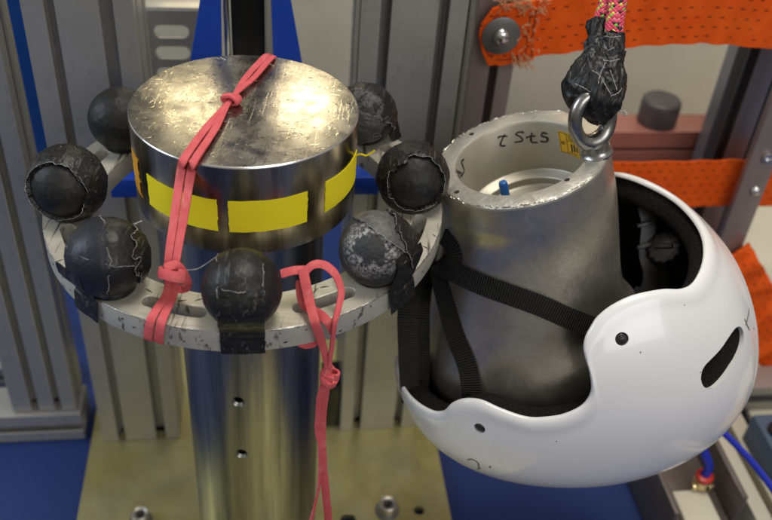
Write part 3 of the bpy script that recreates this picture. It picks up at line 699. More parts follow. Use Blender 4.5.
def ball(k, label, m=RUBBER, squash=1, seed=0):
    c = BC[k]; vv = [c+d*(BR+.00025*nse(d, 6, seed)+.0001*nse(d, 20, seed)) for d in IV[:]]
    o = mesh('rubber_ball', vv, IF, m, rroot, origin=c, ang=None); tag(o, label)
    mesh('seat_washer', *lathe([(0, 0), (.0135, 0), (.0145, .0006), (.0145, .003), (.0135, .004), (0, .004)], V([c[0], c[1], rz(c[0], c[1])]), (0, 0, 1), 40), DARK, o)
    return o
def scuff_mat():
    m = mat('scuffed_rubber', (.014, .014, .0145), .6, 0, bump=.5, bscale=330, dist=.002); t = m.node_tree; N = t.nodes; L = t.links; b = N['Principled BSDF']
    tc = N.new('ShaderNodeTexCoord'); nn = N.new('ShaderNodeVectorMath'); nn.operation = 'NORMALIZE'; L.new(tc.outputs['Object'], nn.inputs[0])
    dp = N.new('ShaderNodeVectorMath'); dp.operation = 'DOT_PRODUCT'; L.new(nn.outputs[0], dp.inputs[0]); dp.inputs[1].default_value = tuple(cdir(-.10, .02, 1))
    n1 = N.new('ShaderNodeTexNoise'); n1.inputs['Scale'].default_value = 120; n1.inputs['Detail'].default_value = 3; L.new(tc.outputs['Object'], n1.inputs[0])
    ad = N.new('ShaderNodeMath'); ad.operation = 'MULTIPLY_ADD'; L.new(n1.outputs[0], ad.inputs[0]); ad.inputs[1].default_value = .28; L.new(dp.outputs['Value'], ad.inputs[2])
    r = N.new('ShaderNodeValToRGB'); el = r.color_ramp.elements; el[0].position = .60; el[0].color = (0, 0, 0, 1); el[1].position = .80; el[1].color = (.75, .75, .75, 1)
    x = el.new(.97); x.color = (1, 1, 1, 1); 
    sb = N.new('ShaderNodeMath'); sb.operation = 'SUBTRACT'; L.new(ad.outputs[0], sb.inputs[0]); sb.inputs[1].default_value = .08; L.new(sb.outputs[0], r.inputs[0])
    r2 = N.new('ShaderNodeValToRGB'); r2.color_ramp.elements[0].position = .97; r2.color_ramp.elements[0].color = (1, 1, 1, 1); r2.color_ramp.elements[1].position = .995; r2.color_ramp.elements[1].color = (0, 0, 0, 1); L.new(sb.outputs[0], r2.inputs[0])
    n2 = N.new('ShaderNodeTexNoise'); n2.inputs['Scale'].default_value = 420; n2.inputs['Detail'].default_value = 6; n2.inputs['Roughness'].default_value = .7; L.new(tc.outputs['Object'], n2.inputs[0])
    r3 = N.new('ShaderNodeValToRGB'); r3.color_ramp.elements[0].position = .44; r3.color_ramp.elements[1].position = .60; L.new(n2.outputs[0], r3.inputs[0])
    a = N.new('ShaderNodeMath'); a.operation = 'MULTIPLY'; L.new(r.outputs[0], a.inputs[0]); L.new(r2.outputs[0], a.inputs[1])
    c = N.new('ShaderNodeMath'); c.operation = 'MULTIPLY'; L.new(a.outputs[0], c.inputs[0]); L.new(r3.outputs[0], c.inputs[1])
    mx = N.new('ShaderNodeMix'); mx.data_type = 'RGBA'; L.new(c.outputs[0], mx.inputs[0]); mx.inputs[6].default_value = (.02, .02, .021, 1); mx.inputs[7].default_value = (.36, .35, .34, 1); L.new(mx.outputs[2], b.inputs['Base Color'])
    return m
up = V([0, 0, 1])
def frame_of(k): r_ = nz([BC[k][0], BC[k][1], 0]); return r_, np.cross(up, r_)
# 0 front ball: vertical tape band and square tail
b = ball(0, 'front ball with a square black tape strip over the ring edge', seed=1); rd, tg = frame_of(0)
patch('tape', BC[0], lambda d: .56-abs(d@tg+.02), .0006, BLACKT, b, 3, wr=.0002, thr=.8, rag=.03)
patch('tape', BC[0], lambda d: min(.535-abs(d@tg), .60-(d@up)*1.0, (d@rd)+.1), .0011, BLACKT, b, 13, wr=.0002, thr=.8, rag=.03)
tail(0, b, width=.0265, el0=28)
# 1 front left
b = ball(1, 'taped ball with pale seams left of the red band', seed=2)
patch('tape', BC[1], lambda d: d@cdir(.25, .9, .25)-.12, .0007, BLACKT, b, 21, thr=.9, rag=.05)
patch('tape', BC[1], lambda d: min(d@cdir(-.9, -.05, .45)-.12, 1), .0013, mat('blue_black_tape', (.008, .009, .014), .42, 0, spec=.4, var=.5, vscale=90, col2=(.018, .019, .028), bump=.3, bscale=260), b, 25, thr=.8, rag=.06)
patch('tape', BC[1], lambda d: d@cdir(.95, .1, -.1)-.72, .0016, BLACKT, b, 27, wr=.0012, thr=.9, rag=.15)
tail(1, b, width=.022, dt=-.045, el0=5, drop=.0165, lift=.0012, skew=.002)
# 2 left
b = ball(2, 'leftmost ball hooded in black tape with a smooth face', seed=3)
patch('tape', BC[2], lambda d: .66-d@cdir(-.10, -.42, .9), .0022, BLACKT, b, 31, wr=.0013, thr=.9, rag=.05)
patch('tape', BC[2], lambda d: d@cdir(.75, .5, 0)-.45, .0022, BLACKT, b, 35, wr=.0010, thr=.2, rag=.12)
# 3 back left, bare
ball(3, 'bare smooth black ball at the back left of the ring', seed=4)
# 4 back right
b = ball(4, 'crumpled taped ball at the back right of the ring', seed=5)
patch('tape', BC[4], lambda d: d@cdir(.45, .85, .1)-.05, .0012, BLACKT, b, 41, wr=.0013, thr=.8, rag=.12)
patch('tape', BC[4], lambda d: d@cdir(-.2, -.2, 1)-.55, .0010, mat('whitened_tape', (.03, .03, .03), .5, 0, var=.7, vscale=160, col2=(.075, .072, .07), bump=.4, bscale=240, dist=.002), b, 43, wr=.0014, thr=.6, rag=.2)
t4 = catmull([onz(371, 90, -.030), onz(379, 99, -.036), onz(390, 120, -.052), onz(397, 140, -.0705)], 6)
mesh('tape_flap', *ribbon(t4, [nz(-FWD+up*.4+RT*.3)]*len(t4), list(np.interp(np.linspace(0, 1, len(t4)), [0, .4, 1], [.012, .016, .009])), .0006, wj=.001, nw=6)[:2], BLACKT, b, ang=50)
# 5 right
b = ball(5, 'ball at the right of the ring with a tape hood, against the headform', seed=6)
patch('tape', BC[5], lambda d: .66-d@cdir(.08, -.30, .95), .0019, BLACKT, b, 51, wr=.0012, thr=.95, rag=.05)
patch('tape', BC[5], lambda d: d@cdir(-.6, .75, .1)-.50, .0024, BLACKT, b, 55, wr=.0010, thr=.2, rag=.10)
# 6 front right, scuffed
b = ball(6, 'worn ball with a whitish scuffed ring at the front right', scuff_mat(), seed=7)
patch('tape', BC[6], lambda d: d@cdir(.55, .75, -.05)-.28, .0010, mat('scuffed_tape', (.02, .02, .02), .5, 0, var=.7, vscale=200, col2=(.13, .125, .12), bump=.4, bscale=260, dist=.002), b, 61, wr=.0007, thr=.9, rag=.05)
patch('tape', BC[6], lambda d: d@cdir(.9, .35, -.05)-.62, .0021, BLACKT, b, 65, wr=.0012, thr=.95, rag=.08)
tail(6, b, width=.024, dt=.03, el0=22, drop=.0165, lift=.0020, skew=-.003, tent=True)
# loose single fibres
S = MB()
def loosef(pts, z, r=.00022):
    S.add(*tube(catmull([onz(a, b, zz) for (a, b), zz in zip(pts, z)], 6), r, 5)[:2])
loosef([(187, 270), (197, 269), (206, 264), (216, 257)], (-.045, -.044, -.042, -.038)); S.build('loose_fibre', THREAD, rroot); S = MB(); loosef([(130, 227), (137, 223), (142, 221)], (-.036, -.034, -.033), .0004)
S.build('loose_fibre', THREAD, rroot)

# ---------------------------------------------------------------- red rubber bands
def band_strand(P, N, width, m=PINK, th=.0010, sub=8):
    width = width*.88 if np.isscalar(width) else [q*.88 for q in width]
    return ribbon(catmull(P, sub), catmull(N, sub), width if np.isscalar(width) else list(np.interp(np.linspace(0, 1, (len(P)-1)*sub+1), np.linspace(0, 1, len(width)), width)), th, wj=.0002, nw=5, bow=.0003)
root = empty('rubber_band', onz(172, 275, -.05), 'red rubber band stretched over the steel head and down to the ring', 'rubber band', 'red rubber bands')
T = lambda a, b, z=.001: onz(a, b, z)
tw = -FWD
rimA = V([*(nz([*onz(185, 160, 0)[:2], 0])*(DR+.0008))[:2], .0002])
ko = onz(171, 268, -.048); dn = nz([ko[0], ko[1], 0])
def strand1(off, zo, top, front, knotpx, ringpx, outpx, botpx, w_):
    P = [T(*top, -.012+.0), T(top[0]-1, top[1]+3, .0012+zo)]
    P = [onz(top[0]+4, top[1]-1, .0008), T(*top, .0012+zo), T((top[0]+knotpx0[0])/2+off, (top[1]+knotpx0[1])/2, .0013+zo), T(knotpx0[0], knotpx0[1], .0018+zo), T((knotpx0[0]+front[0])/2+off*.8, (knotpx0[1]+front[1])/2, .0013+zo), T(*front, .0012+zo)]
    N = [V([0, 0, 1])]*5+[nz([-.35, -.75, .9])]
    a_, z_ = cyl_ang(front[0]-3, front[1]+12, DR+.001); P.append(V([math.cos(a_)*(DR+.001), math.sin(a_)*(DR+.001), z_])); N.append(nz([math.cos(a_), math.sin(a_), .4]))
    k3 = onz(*knotpx, -.046); P.append(P[-1]*.5+k3*.5); N.append(nz(dn+V([0, 0, .8])))
    P.append(k3); N.append(nz(dn+V([0, 0, .9])))
    P.append(onz(*ringpx, -.0675)); N.append(nz(dn*.6+V([0, 0, 1])))
    o3 = onz(*outpx, -RZ+.0012); o3[:2] = nz(o3[:2])*(RO+.0006); P.append(o3); N.append(nz(dn+V([0, 0, 1])))
    b3 = o3+V([-.0005, 0, -RTH-.001]); b3[:2] = nz(onz(*botpx, -RZ-RTH-.0008)[:2])*(RO+.0012); P.append(b3); N.append(dn)
    i3 = b3.copy(); i3[:2] *= .95; i3[2] -= .0012; P.append(i3); N.append(V([0, 0, -1]))
    return P, N, w_
knotpx0 = (232, 98)
S = MB()
P, N, w_ = strand1(-2.6, 0, (265, 57), (184, 159), (168, 262), (167, 292), (152, 318), (148, 341), [.004, .006, .005, .0035, .006, .0066, .0066, .006, .005, .0055, .0062, .0066, .006])
mesh('strand', *band_strand(P, N, w_)[:2], PINK, root)
P, N, w_ = strand1(2.2, .0012, (271, 58), (194, 161), (176, 264), (174, 293), (162, 321), (159, 343), [.004, .005, .0045, .0035, .0055, .0062, .0062, .006, .005, .0055, .0062, .0066, .006])
mesh('strand', *band_strand(P, N, w_)[:2], PINK, root)
# knot on the head: a wrapped loop
def wrap_loop(c, ax, rx, ry, width, nrm, name='knot', turns=1.15, th=.0015, parent=None):
    """short band wound round the strands: ax = strand direction"""
    ax = nz(ax); nrm = nz(V(nrm)-ax*(V(nrm)@ax)); sd = np.cross(ax, nrm); P = []; N = []
    n = 40
    for i in range(n+1):
        t = 2*PI*turns*i/n; P.append(c+sd*rx*math.cos(t)+nrm*ry*math.sin(t)+ax*(.0022*(i/n-.5))); N.append(sd*ry*math.cos(t)+nrm*rx*math.sin(t))
    return mesh(name, *ribbon(P, N, width, th, wj=.0003, nw=4, bow=.0004)[:2], PINK, parent)
kc = T(231, 99, .0036); kd = T(250, 75, .0036)-T(210, 125, .0036)
kn = wrap_loop(kc, kd, .0058, .0028, .0048, up, parent=root)
wrap_loop(kc+V([.0008, -.0015, .0004]), kd+V([.02, .0, 0]), .0050, .0030, .0035, up, 'knot_turn', parent=kn)
c = onz(172, 274, -.050); wrap_loop(c, onz(178, 200, -.02)-onz(165, 292, -.067), .0078, .0035, .0062, nz(dn+V([0, 0, .8])), 'cross_turn', parent=root)
# flat side strand from the cross turn to the right
P = [onz(165, 268, -.046), onz(176, 265, -.0445), onz(184, 274, -.051), onz(188, 286, -.060), onz(182, 289, -.066), onz(174, 288, -.068)]
mesh('loop', *band_strand(P, [nz(dn+up), nz(dn+up), nz(dn+up*.5+RT*.6), nz(RT+dn), nz(dn+up), up], .0058)[:2], PINK, root)

root = empty('rubber_band', onz(328, 375, -.10), 'red rubber band knotted through the ring slot and hanging in front of the cylinder', 'rubber band', 'red rubber bands')
Pt = onz(322, 325, -RZ); Pt[:2] = nz(Pt[:2])*(RO+.003); hn = -nz([FWD[0], FWD[1], 0])
def HP(a, b, o=0): return onplane(a, b, Pt+hn*o, hn)
def pathpx(L_, off): return [HP(a, b, off if np.isscalar(off) else off[i]) for i, (a, b) in enumerate(L_)]
z3 = [onz(281, 274, -.052), onz(292, 271, -.050), onz(303, 270, -.050), onz(309, 272, -.051)]
mesh('strand', *band_strand(z3, [nz(-FWD+up)]*4, .0062)[:2], PINK, root)
a = [onz(303, 269, -.048), onz(306, 285, -.055), onz(310, 303, -.063), onz(315, 322, -RZ+.005), HP(321, 340, .002), HP(326, 358, .002), HP(329, 373, .002)]
mesh('strand', *band_strand(a, [-FWD]*7, [.0068, .0068, .0066, .0064, .0058, .005, .0042])[:2], PINK, root)
a = [onz(305, 272, -.050), onz(313, 265, -.046), onz(324, 265, -.046), onz(335, 274, -.050), onz(341, 290, -.058), onz(339, 306, -.064), onz(335, 322, -RZ+.004), HP(332, 345, .002), HP(330, 360, .002), HP(330, 373, .001)]
mesh('strand', *band_strand(a, [nz(-FWD+up*.3)]*3+[nz(-FWD+RT*.6)]*3+[nz(-FWD+RT*.9)]*4, [.005, .0055, .0058, .0056, .005, .0046, .0042, .004, .0038, .003])[:2], PINK, root)
a = [onz(299, 280, -.056), onz(300, 295, -.064), onz(305, 306, -RZ+.002), onz(318, 313, -RZ+.0035), onz(328, 322, -RZ+.003), HP(333, 334, .000)]
mesh('strand', *band_strand(a, [-FWD]*6, [.004, .0052, .0062, .0066, .0062, .004])[:2], PINK, root)
a = [onz(296, 342, -RZ-RTH-.002), onz(305, 344.5, -RZ-RTH-.004), onz(314, 343, -RZ-RTH-.002), onz(318, 337, -RZ-RTH-.0005)]
mesh('strand', *band_strand(a, [nz(-FWD-up*.2)]*4, [.003, .006, .0055, .003])[:2], PINK, root)
kc = HP(330, 375, .002); kn = wrap_loop(kc, HP(332, 366)-HP(328, 386), .0052, .0036, .0052, -FWD, parent=root)
wrap_loop(kc+UP*(-.003)-RT*.001, HP(334, 368)-HP(326, 380), .0048, .0036, .004, -FWD, 'knot_turn', parent=kn)
wrap_loop(kc+UP*(.002), HP(336, 372)-HP(326, 376), .0040, .0034, .004, -FWD, 'knot_turn', parent=kn)
def twist(pts, w0, ph, tw_, off=.002):
    P = catmull([HP(a, b, off) for a, b in pts], 8); N = []; 
    for i in range(len(P)):
        t = ph+tw_*i/len(P); N.append(-FWD*math.cos(t)+RT*math.sin(t))
    return ribbon(P, N, w0, .0013, wj=.0003, nw=5, bow=.0004)[:2]
tl = [(328, 379), (322, 395), (320, 415), (319, 430), (322, 447), (321, 465), (319, 485), (315, 505), (309, 528), (303, 545)]
mesh('tail', *twist(tl, .0062, 0, 2.0), PINK, root)
tl = [(329, 380), (326, 395), (323, 415), (322, 430), (322, 447), (323, 465), (325, 485), (327, 505), (329, 528), (331, 545)]
mesh('tail', *twist(tl, .0056, 1.1, -1.6, .0005), PINK, root)

# ---------------------------------------------------------------- helmet surface
HC = V([.2558, .0260, -.1904]); HM = V([[-.8327, .0631, -.5501], [-.2033, -.9589, .1977], [-.5151, .2765, .8113]])
HR = V([0.1493, 0.1499, 0.1484, 0.1423, 0.1354, 0.1288, 0.1235, 0.1202, 0.1172, 0.1147, 0.1143, 0.1148, 0.1154, 0.1164, 0.1183, 0.1205, 0.1226, 0.1248, 0.1271, 0.1298, 0.1301, 0.1294, 0.1305, 0.132, 0.1333, 0.1347, 0.1368, 0.139, 0.1414, 0.1448, 0.1468, 0.1471, 0.1456, 0.1426, 0.1391, 0.1358, 0.1328, 0.1305, 0.129, 0.1279, 0.1278, 0.1289, 0.1306, 0.1339, 0.1384, 0.1422, 0.1455, 0.1481])
_F = np.fft.rfft(HR)/48; HB = .118; HPE = 2.15
def Rp(p):
    r_ = _F[0].real+0*p
    for k in range(1, 8): r_ = r_+2*(_F[k].real*np.cos(k*p)-_F[k].imag*np.sin(k*p))
    return r_
def hrad(d):
    p = np.arctan2(d[..., 2], d[..., 0]); cb = np.hypot(d[..., 0], d[..., 2]); sb = np.abs(d[..., 1])
    return ((cb/Rp(p))**HPE+(sb/HB)**HPE)**(-1/HPE)
def hd_(phi, th): return V([math.sin(th)*math.cos(phi), math.sin(th)*math.sin(phi), -math.cos(th)])
def hw(d, off=0): return HC+HM@(d*(hrad(d)+off))
def hhit(a, b, off=0):
    D = nz(ray(a, b)); t = np.linspace(.5, 1.1, 4001); X = (CAM+D*t[:, None]-HC)@HM; L_ = np.linalg.norm(X, axis=1); g = L_-hrad(X/L_[:, None])-off
    i = np.where(g < 0)[0]
    if len(i) == 0: i = [np.argmin(g)]
    return CAM+D*t[i[0]]
def hnorm(P):
    x = HM.T@(P-HC); d = nz(x); a = nz(np.cross(d, [.3, .7, .2])); b = np.cross(d, a); e_ = .01
    n = np.cross(hw(nz(d+a*e_))-hw(nz(d-a*e_)), hw(nz(d+b*e_))-hw(nz(d-b*e_))); n = nz(n); return n if n@(P-HC) > 0 else -n
rimn = [(180, 119.5), (173, 115.2), (161.6, 109.6), (150.2, 106.8), (141, 105.8), (135.5, 106.2), (131, 108.2), (125.4, 112.4), (116.3, 116.8), (108, 118.4), (101.1, 117.9), (96.9, 116.2), (93.5, 114.2), (91.1, 111.5), (89.8, 108.0), (88.6, 102.3), (86.2, 96.2), (81.5, 92.6), (74.6, 91.9), (68.3, 93.2), (62.7, 95.3), (55.5, 100.5), (50.1, 104.2), (44.5, 105.2), (39.5, 104), (35.3, 101.2), (31, 100.2), (27, 100.5), (19.6, 101.7), (11.4, 103.2), (5, 105.2), (0, 106)]
full = rimn+[(-a, b+float(np.interp(a, [100, 112, 125, 140, 155, 165, 173, 176, 180], [0, 5, 16, 25, 26, 22, 13, 6, 0]))) for a, b in rimn[-2:0:-1]]
cl = catmull([V([a, b, 0]) for a, b in [(360+full[-1][0] if full[-1][0] < 0 and False else 180+(180+full[-1][0]), full[-1][1])]+full+[(-180, 119.5)]+[(-187, 115.2)]], 7)
cl = cl[7:-7]  # from 180 down to -180
cl = cl[:-1]; NC = len(cl)
phr = V([p[0] for p in cl]); thr_ = V([p[1] for p in cl])
pad = 20; ext = np.r_[phr[-pad:]+360, phr, phr[:pad]-360]; ker = np.ones(2*pad+1)/(2*pad+1); phu = np.convolve(ext, ker, 'valid')
def smooth01(x): x = min(max(x, 0), 1); return x*x*(3-2*x)
def shell_rows(off, tend, nr=64, flare=True, pw=1.0):
    rows = []
    for j in range(1, nr+1):
        t = (j/nr)**pw*tend; row = []
        for s in range(NC):
            b = t**3; ph = phu[s]*(1-b)+phr[s]*b; th = thr_[s]*t
            fl = .0012*smooth01((th-(thr_[s]-7))/4)-.0010*smooth01((th-(thr_[s]-2.0))/2.0) if flare else 0
            dd = hd_(math.radians(ph), math.radians(th))
            if flare: fl += .0014*smooth01((.40-abs(dd[1]))/.07)*smooth01((.25-dd[0])/.3)*smooth01((thr_[s]-12-th)/14)
            row.append(hw(hd_(math.radians(ph), math.radians(th)), off+fl))
        rows.append(row)
    return rows
def shell_mesh(oo, oi, tend, lip=.0012, nr=64, flare=True):
    A = shell_rows(oo, tend, nr, flare); B = shell_rows(oi, tend, nr//2, flare)
    Lp = []
    for s in range(NC):
        d = nz(A[-1][s]-A[-2][s]); Lp.append((A[-1][s], B[-1][s], d))
    l1 = [a*.8+b*.2+d*lip*.8 for a, b, d in Lp]; l2 = [a*.5+b*.5+d*lip for a, b, d in Lp]; l3 = [a*.2+b*.8+d*lip*.8 for a, b, d in Lp]
    rows = A+[l1, l2, l3]+B[::-1]; v = [hw(V([0, 0, -1.]), oo)]; 
    for r_ in rows: v += r_
    v.append(hw(V([0, 0, -1.]), oi)); f = []; n = len(rows)
    for s in range(NC):
        s2 = (s+1) % NC; f.append((0, 1+s, 1+s2)); k = 1+(n-1)*NC; f.append((len(v)-1, k+s2, k+s))
    for j in range(n-1):
        for s in range(NC):
            s2 = (s+1) % NC; a = 1+j*NC; b = a+NC; f.append((a+s, b+s, b+s2, a+s2))
    return v, f
helmet = empty('helmet', hw(V([0, 0, -1.])), 'white hard helmet hanging upside down on the metal headform, black straps', 'helmet')
shell = mesh('shell', *shell_mesh(0, -.0034, 1.0), WHITE, helmet, ang=None)
liner = mesh('foam_liner', *shell_mesh(-.0038, -.019, .985, lip=.002, flare=False), FOAM, helmet, ang=None)
vent = [(690+a/3.463, 270+b/3.463) for a, b in ((172, 196), (181, 204), (186, 222), (184, 258), (168, 300), (148, 332), (125, 366), (102, 392), (82, 408), (62, 412), (46, 402), (38, 380), (41, 352), (54, 328), (78, 304), (104, 276), (128, 242), (150, 210), (162, 198))]
def prism(pts, up_=.006, dn_=.006):
    c = sum(pts)/len(pts); n = hnorm(c); v = [p+n*up_ for p in pts]+[p-n*dn_ for p in pts]; m = len(pts)
    return v, [tuple(range(m)), tuple(range(m, 2*m))[::-1]]+[(i, (i+1) % m, m+(i+1) % m, m+i) for i in range(m)]
def mir(p): x = HM.T@(p-HC); x[1] = -x[1]; return HC+HM@x
cs = []
pts = [hhit(a, b) for a, b in catmull([(a, b, 0) for a, b in vent], 3, True) for a, b in [(a, b)]] if False else [hhit(q[0], q[1]) for q in catmull([(a, b, 0) for a, b in vent], 3, True)]
cs.append(prism(pts)); mp_ = [mir(p) for p in pts]; cs.append(prism(mp_))
for a, b, rr_ in ((622, 339, 6.6), (479.5, 428.5, 6.2)):
    P = hhit(a, b); n = hnorm(P); x_ = nz(np.cross(n, UP)); y_ = np.cross(n, x_); R_ = rr_*.0007
    pts = [P+x_*R_*math.cos(2*PI*i/28)+y_*R_*math.sin(2*PI*i/28) for i in range(28)]; cs.append(prism(pts))
cut(shell, cs)
for a, b, rr_ in ((622, 339, 6.3), (479.5, 428.5, 5.9)):
    P = hhit(a, b); n = hnorm(P); q = rr_*.0007-.0002; mesh('rivet', *lathe([(0, .0006), (q*.6, .0003), (q*.9, -.0006), (q, -.0018), (q, -.0032), (0, -.0032)], P-n*.0003, n, 28), PLBLK, helmet)
for p in shell.data.polygons: p.use_smooth = True
shell.data.set_sharp_from_angle(angle=math.radians(40))
bv = shell.modifiers.new('bevel', 'BEVEL'); bv.width = .0007; bv.segments = 3; bv.limit_method = 'ANGLE'; bv.angle_limit = math.radians(50)
# pen marks and small dirt on the shell
MARK = mat('brown_black_marks', (.10, .085, .06), .7)
def hstroke(pts, w_=.0008, name='pen_mark'):
    S = MB()
    P = [hhit(a, b) for a, b in [(q[0], q[1]) for q in catmull([(a, b, 0) for a, b in pts], 5)]]; N = [hnorm(p) for p in P]; P = [p+n*.0002 for p, n in zip(P, N)]
    S.add(*ribbon(P, N, w_, .0003, nw=0)[:2]); S.build(name, MARK, shell)
hstroke([(749, 306), (748.5, 312), (747, 320), (745.5, 325)], .0009); hstroke([(744.5, 319), (746.5, 324), (749, 330)], .001); hstroke([(754, 326), (753.4, 329)], .0014)
hstroke([(468, 460), (471, 459), (475, 460.5), (478, 463), (479, 467)], .0010); hstroke([(489, 466.5), (491, 467.2)], .0026); hstroke([(480, 468), (478, 469)], .0012)
for a, b, s_ in ((597, 329, .0009), (710, 243, .0011), (607, 329, .0008), (684, 304, .0016), (640, 352, .0007), (556, 441, .0006), (700, 372, .0007)): hstroke([(a, b), (a+.9, b+.5)], s_, 'dirt_speck')

# ---------------------------------------------------------------- headform
HN = nz([-.3113, -.0013, .9503]); HCn = V([.1917, .0434, -.0459]); HRO = .0635; HRI = .0472
head = empty('headform', HCn-HN*.20, 'grey aluminium headform, open end up, hung from the rope inside the white helmet', 'headform')
ezh = HM[:, 2]; exh = HM[:, 0]
def secframe(n): n = nz(n); l = nz(exh-n*(exh@n)); return l, np.cross(n, l), n
Kc = [HCn, HCn-HN*.022, HCn-HN*.052, HC+ezh*.034+exh*.012, HC-ezh*.000+exh*.012, HC-ezh*.035+exh*.010, HC-ezh*.064+exh*.008, HC-ezh*.084+exh*.006, HC-ezh*.094+exh*.005]
Kt = [0, .05, .28, .8, 1, 1, 1, 1, 1]
Kf = [.0635, .0640, .069, .101, .112, .106, .083, .045, .004]
Kr = [.0635, .0640, .0645, .066, .069, .067, .056, .038, .004]
Kl = [.0635, .0640, .066, .074, .079, .076, .062, .036, .004]
NS = 96; ns = 10
cc = catmull(Kc, ns); par = catmull([V([a, b, c, d]) for a, b, c, d in zip(Kt, Kf, Kr, Kl)], ns)
v = []; f = []
# top annulus and cavity first (inside going up and out), then outer wall
cav = [(0, .0535), (.036, .0535), (.0385, .052), (.0385, .0465), (.0395, .0455), (.0462, .0445), (HRI, .0435), (HRI, .002), (HRI+.0012, .0004), (HRI+.003, 0), (HRO-.0022, 0), (HRO-.0008, .0006)]
l0, b0, _ = secframe(HN); rows = []
for r_, d_ in cav: rows.append([HCn+(l0*math.cos(2*PI*i/NS)+b0*math.sin(2*PI*i/NS))*r_-HN*d_ for i in range(NS)])
for k, (c, p) in enumerate(zip(cc, par)):
    if k == 0: c = c-HN*.0018
    l_, b_, n_ = secframe(HN*(1-p[0])+ezh*p[0]); row = []
    for i in range(NS):
        t = 2*PI*i/NS; x, y = math.cos(t), math.sin(t); A_ = p[1] if x > 0 else p[2]
        row.append(c+l_*x*A_+b_*y*p[3])
    rows.append(row)
# worn, dented outer edge
for k in (9, 10, 11, 12, 13, 14):
    for i in range(NS):
        a = 2*PI*i/NS; nn = noise.noise(Vector((math.cos(a)*5, math.sin(a)*5, k*.4)))+.6*noise.noise(Vector((math.cos(a)*16, math.sin(a)*16, k*.6)))
        amp = {9: .0, 10: .0004, 11: .0009, 12: .0008, 13: .0003, 14: .0002}[k]
        rows[k][i] = rows[k][i]-HN*amp*nn-nz(rows[k][i]-HCn)*amp*.6*max(nn, 0)
for r_ in rows: v += r_
for k in range(len(rows)-1):
    for i in range(NS): j = (i+1) % NS; f.append((k*NS+i, (k+1)*NS+i, (k+1)*NS+j, k*NS+j))
f.append(tuple(range((len(rows)-1)*NS, len(rows)*NS)))
hf = mesh('head_body', v, f, CASTAL, head, ang=30); weld(hf, 1e-6)
hf.data.materials.append(RIMAL); hf.data.materials.append(CAVITY)
hfb = wloc(hf)
for p in hf.data.polygons:
    c = V(p.center)+hfb-HCn; d_ = -(c@HN); r_ = np.linalg.norm(c+HN*d_)
    if r_ < HRI+.001 and d_ < .056: p.material_index = 2
    elif d_ < .0026: p.material_index = 1
def onrim(a, b, d_=0): return onplane(a, b, HCn-HN*d_, HN)
cuts = []
for a, b in ((471.5, 134), (456.5, 192), (567, 179.5)): cuts.append(lathe([(0, -.012), (.0021, -.012), (.0021, .004), (0, .004)], onrim(a, b), HN, 20))
cut(hf, cuts)
for p in hf.data.polygons: p.use_smooth = True
hf.data.set_sharp_from_angle(angle=math.radians(40))
# flakes of worn metal along the edge
S = MB()
for i in range(160):
    a = 2*PI*i/160+random.uniform(-.02, .02); l = random.uniform(.0006, .0024); P = HCn+(l0*math.cos(a)+b0*math.sin(a))*(HRO-random.uniform(.0002, .0020))-HN*random.uniform(-.0001, .0012); tn = -l0*math.sin(a)+b0*math.cos(a)
    S.add(*tube([P-tn*l, P+HN*random.uniform(0, .0003), P+tn*l], [.00015, random.uniform(.0003, .0007), .00015], 5)[:2])
tag(S.build('worn_edge', mat('bright_worn_metal', (.72, .68, .56), .3, .9, bump=.4), hf), kind='stuff')

def cavhit(a, b, rad_=HRI-.0002):
    D = nz(ray(a, b)); o = CAM-HCn; dn = D-HN*(D@HN); on = o-HN*(o@HN); A_ = dn@dn; B_ = on@dn; C_ = on@on-rad_**2
    t = (-B_+math.sqrt(max(B_*B_-A_*C_, 0)))/A_; P = CAM+D*t; q = P-HCn; q = q-HN*(q@HN); return P, -nz(q)
S = MB()
def cstroke(pts, w_=.0014):
    L_ = [cavhit(q[0], q[1]) for q in catmull([(a, b, 0) for a, b in pts], 5)]
    S.add(*ribbon([p+n*.0001 for p, n in L_], [n for p, n in L_], [w_*(.75+.5*abs(noise.noise(Vector((i*.3, pts[0][0], 0))))*2) for i in range(len(L_))], .0003, nw=0)[:2])
zz = lambda L_: [(490+a/5.782, 110+b/5.782) for a, b in L_]
cstroke(zz([(45, 162), (60, 152), (100, 152)])); cstroke(zz([(86, 140), (66, 178), (62, 205), (90, 206)]))
cstroke(zz([(196, 130), (170, 126), (150, 140), (180, 158), (186, 178), (143, 186)])); cstroke(zz([(206, 160), (235, 152), (262, 150)])); cstroke(zz([(242, 130), (236, 172), (246, 187), (274, 186)]))
cstroke(zz([(332, 136), (305, 132), (298, 150), (330, 160), (326, 182), (290, 180)]))
S.build('handwriting', INK, hf); S = MB()
zz = lambda L_: [(435+a/6.5, 130+b/6.5) for a, b in L_]
cstroke(zz([(188, 190), (172, 205), (182, 235), (190, 262), (176, 292), (165, 300)])); cstroke(zz([(140, 255), (152, 285), (160, 318), (156, 335)])); cstroke(zz([(150, 270), (172, 280)]))
S.build('handwriting', INK, hf)
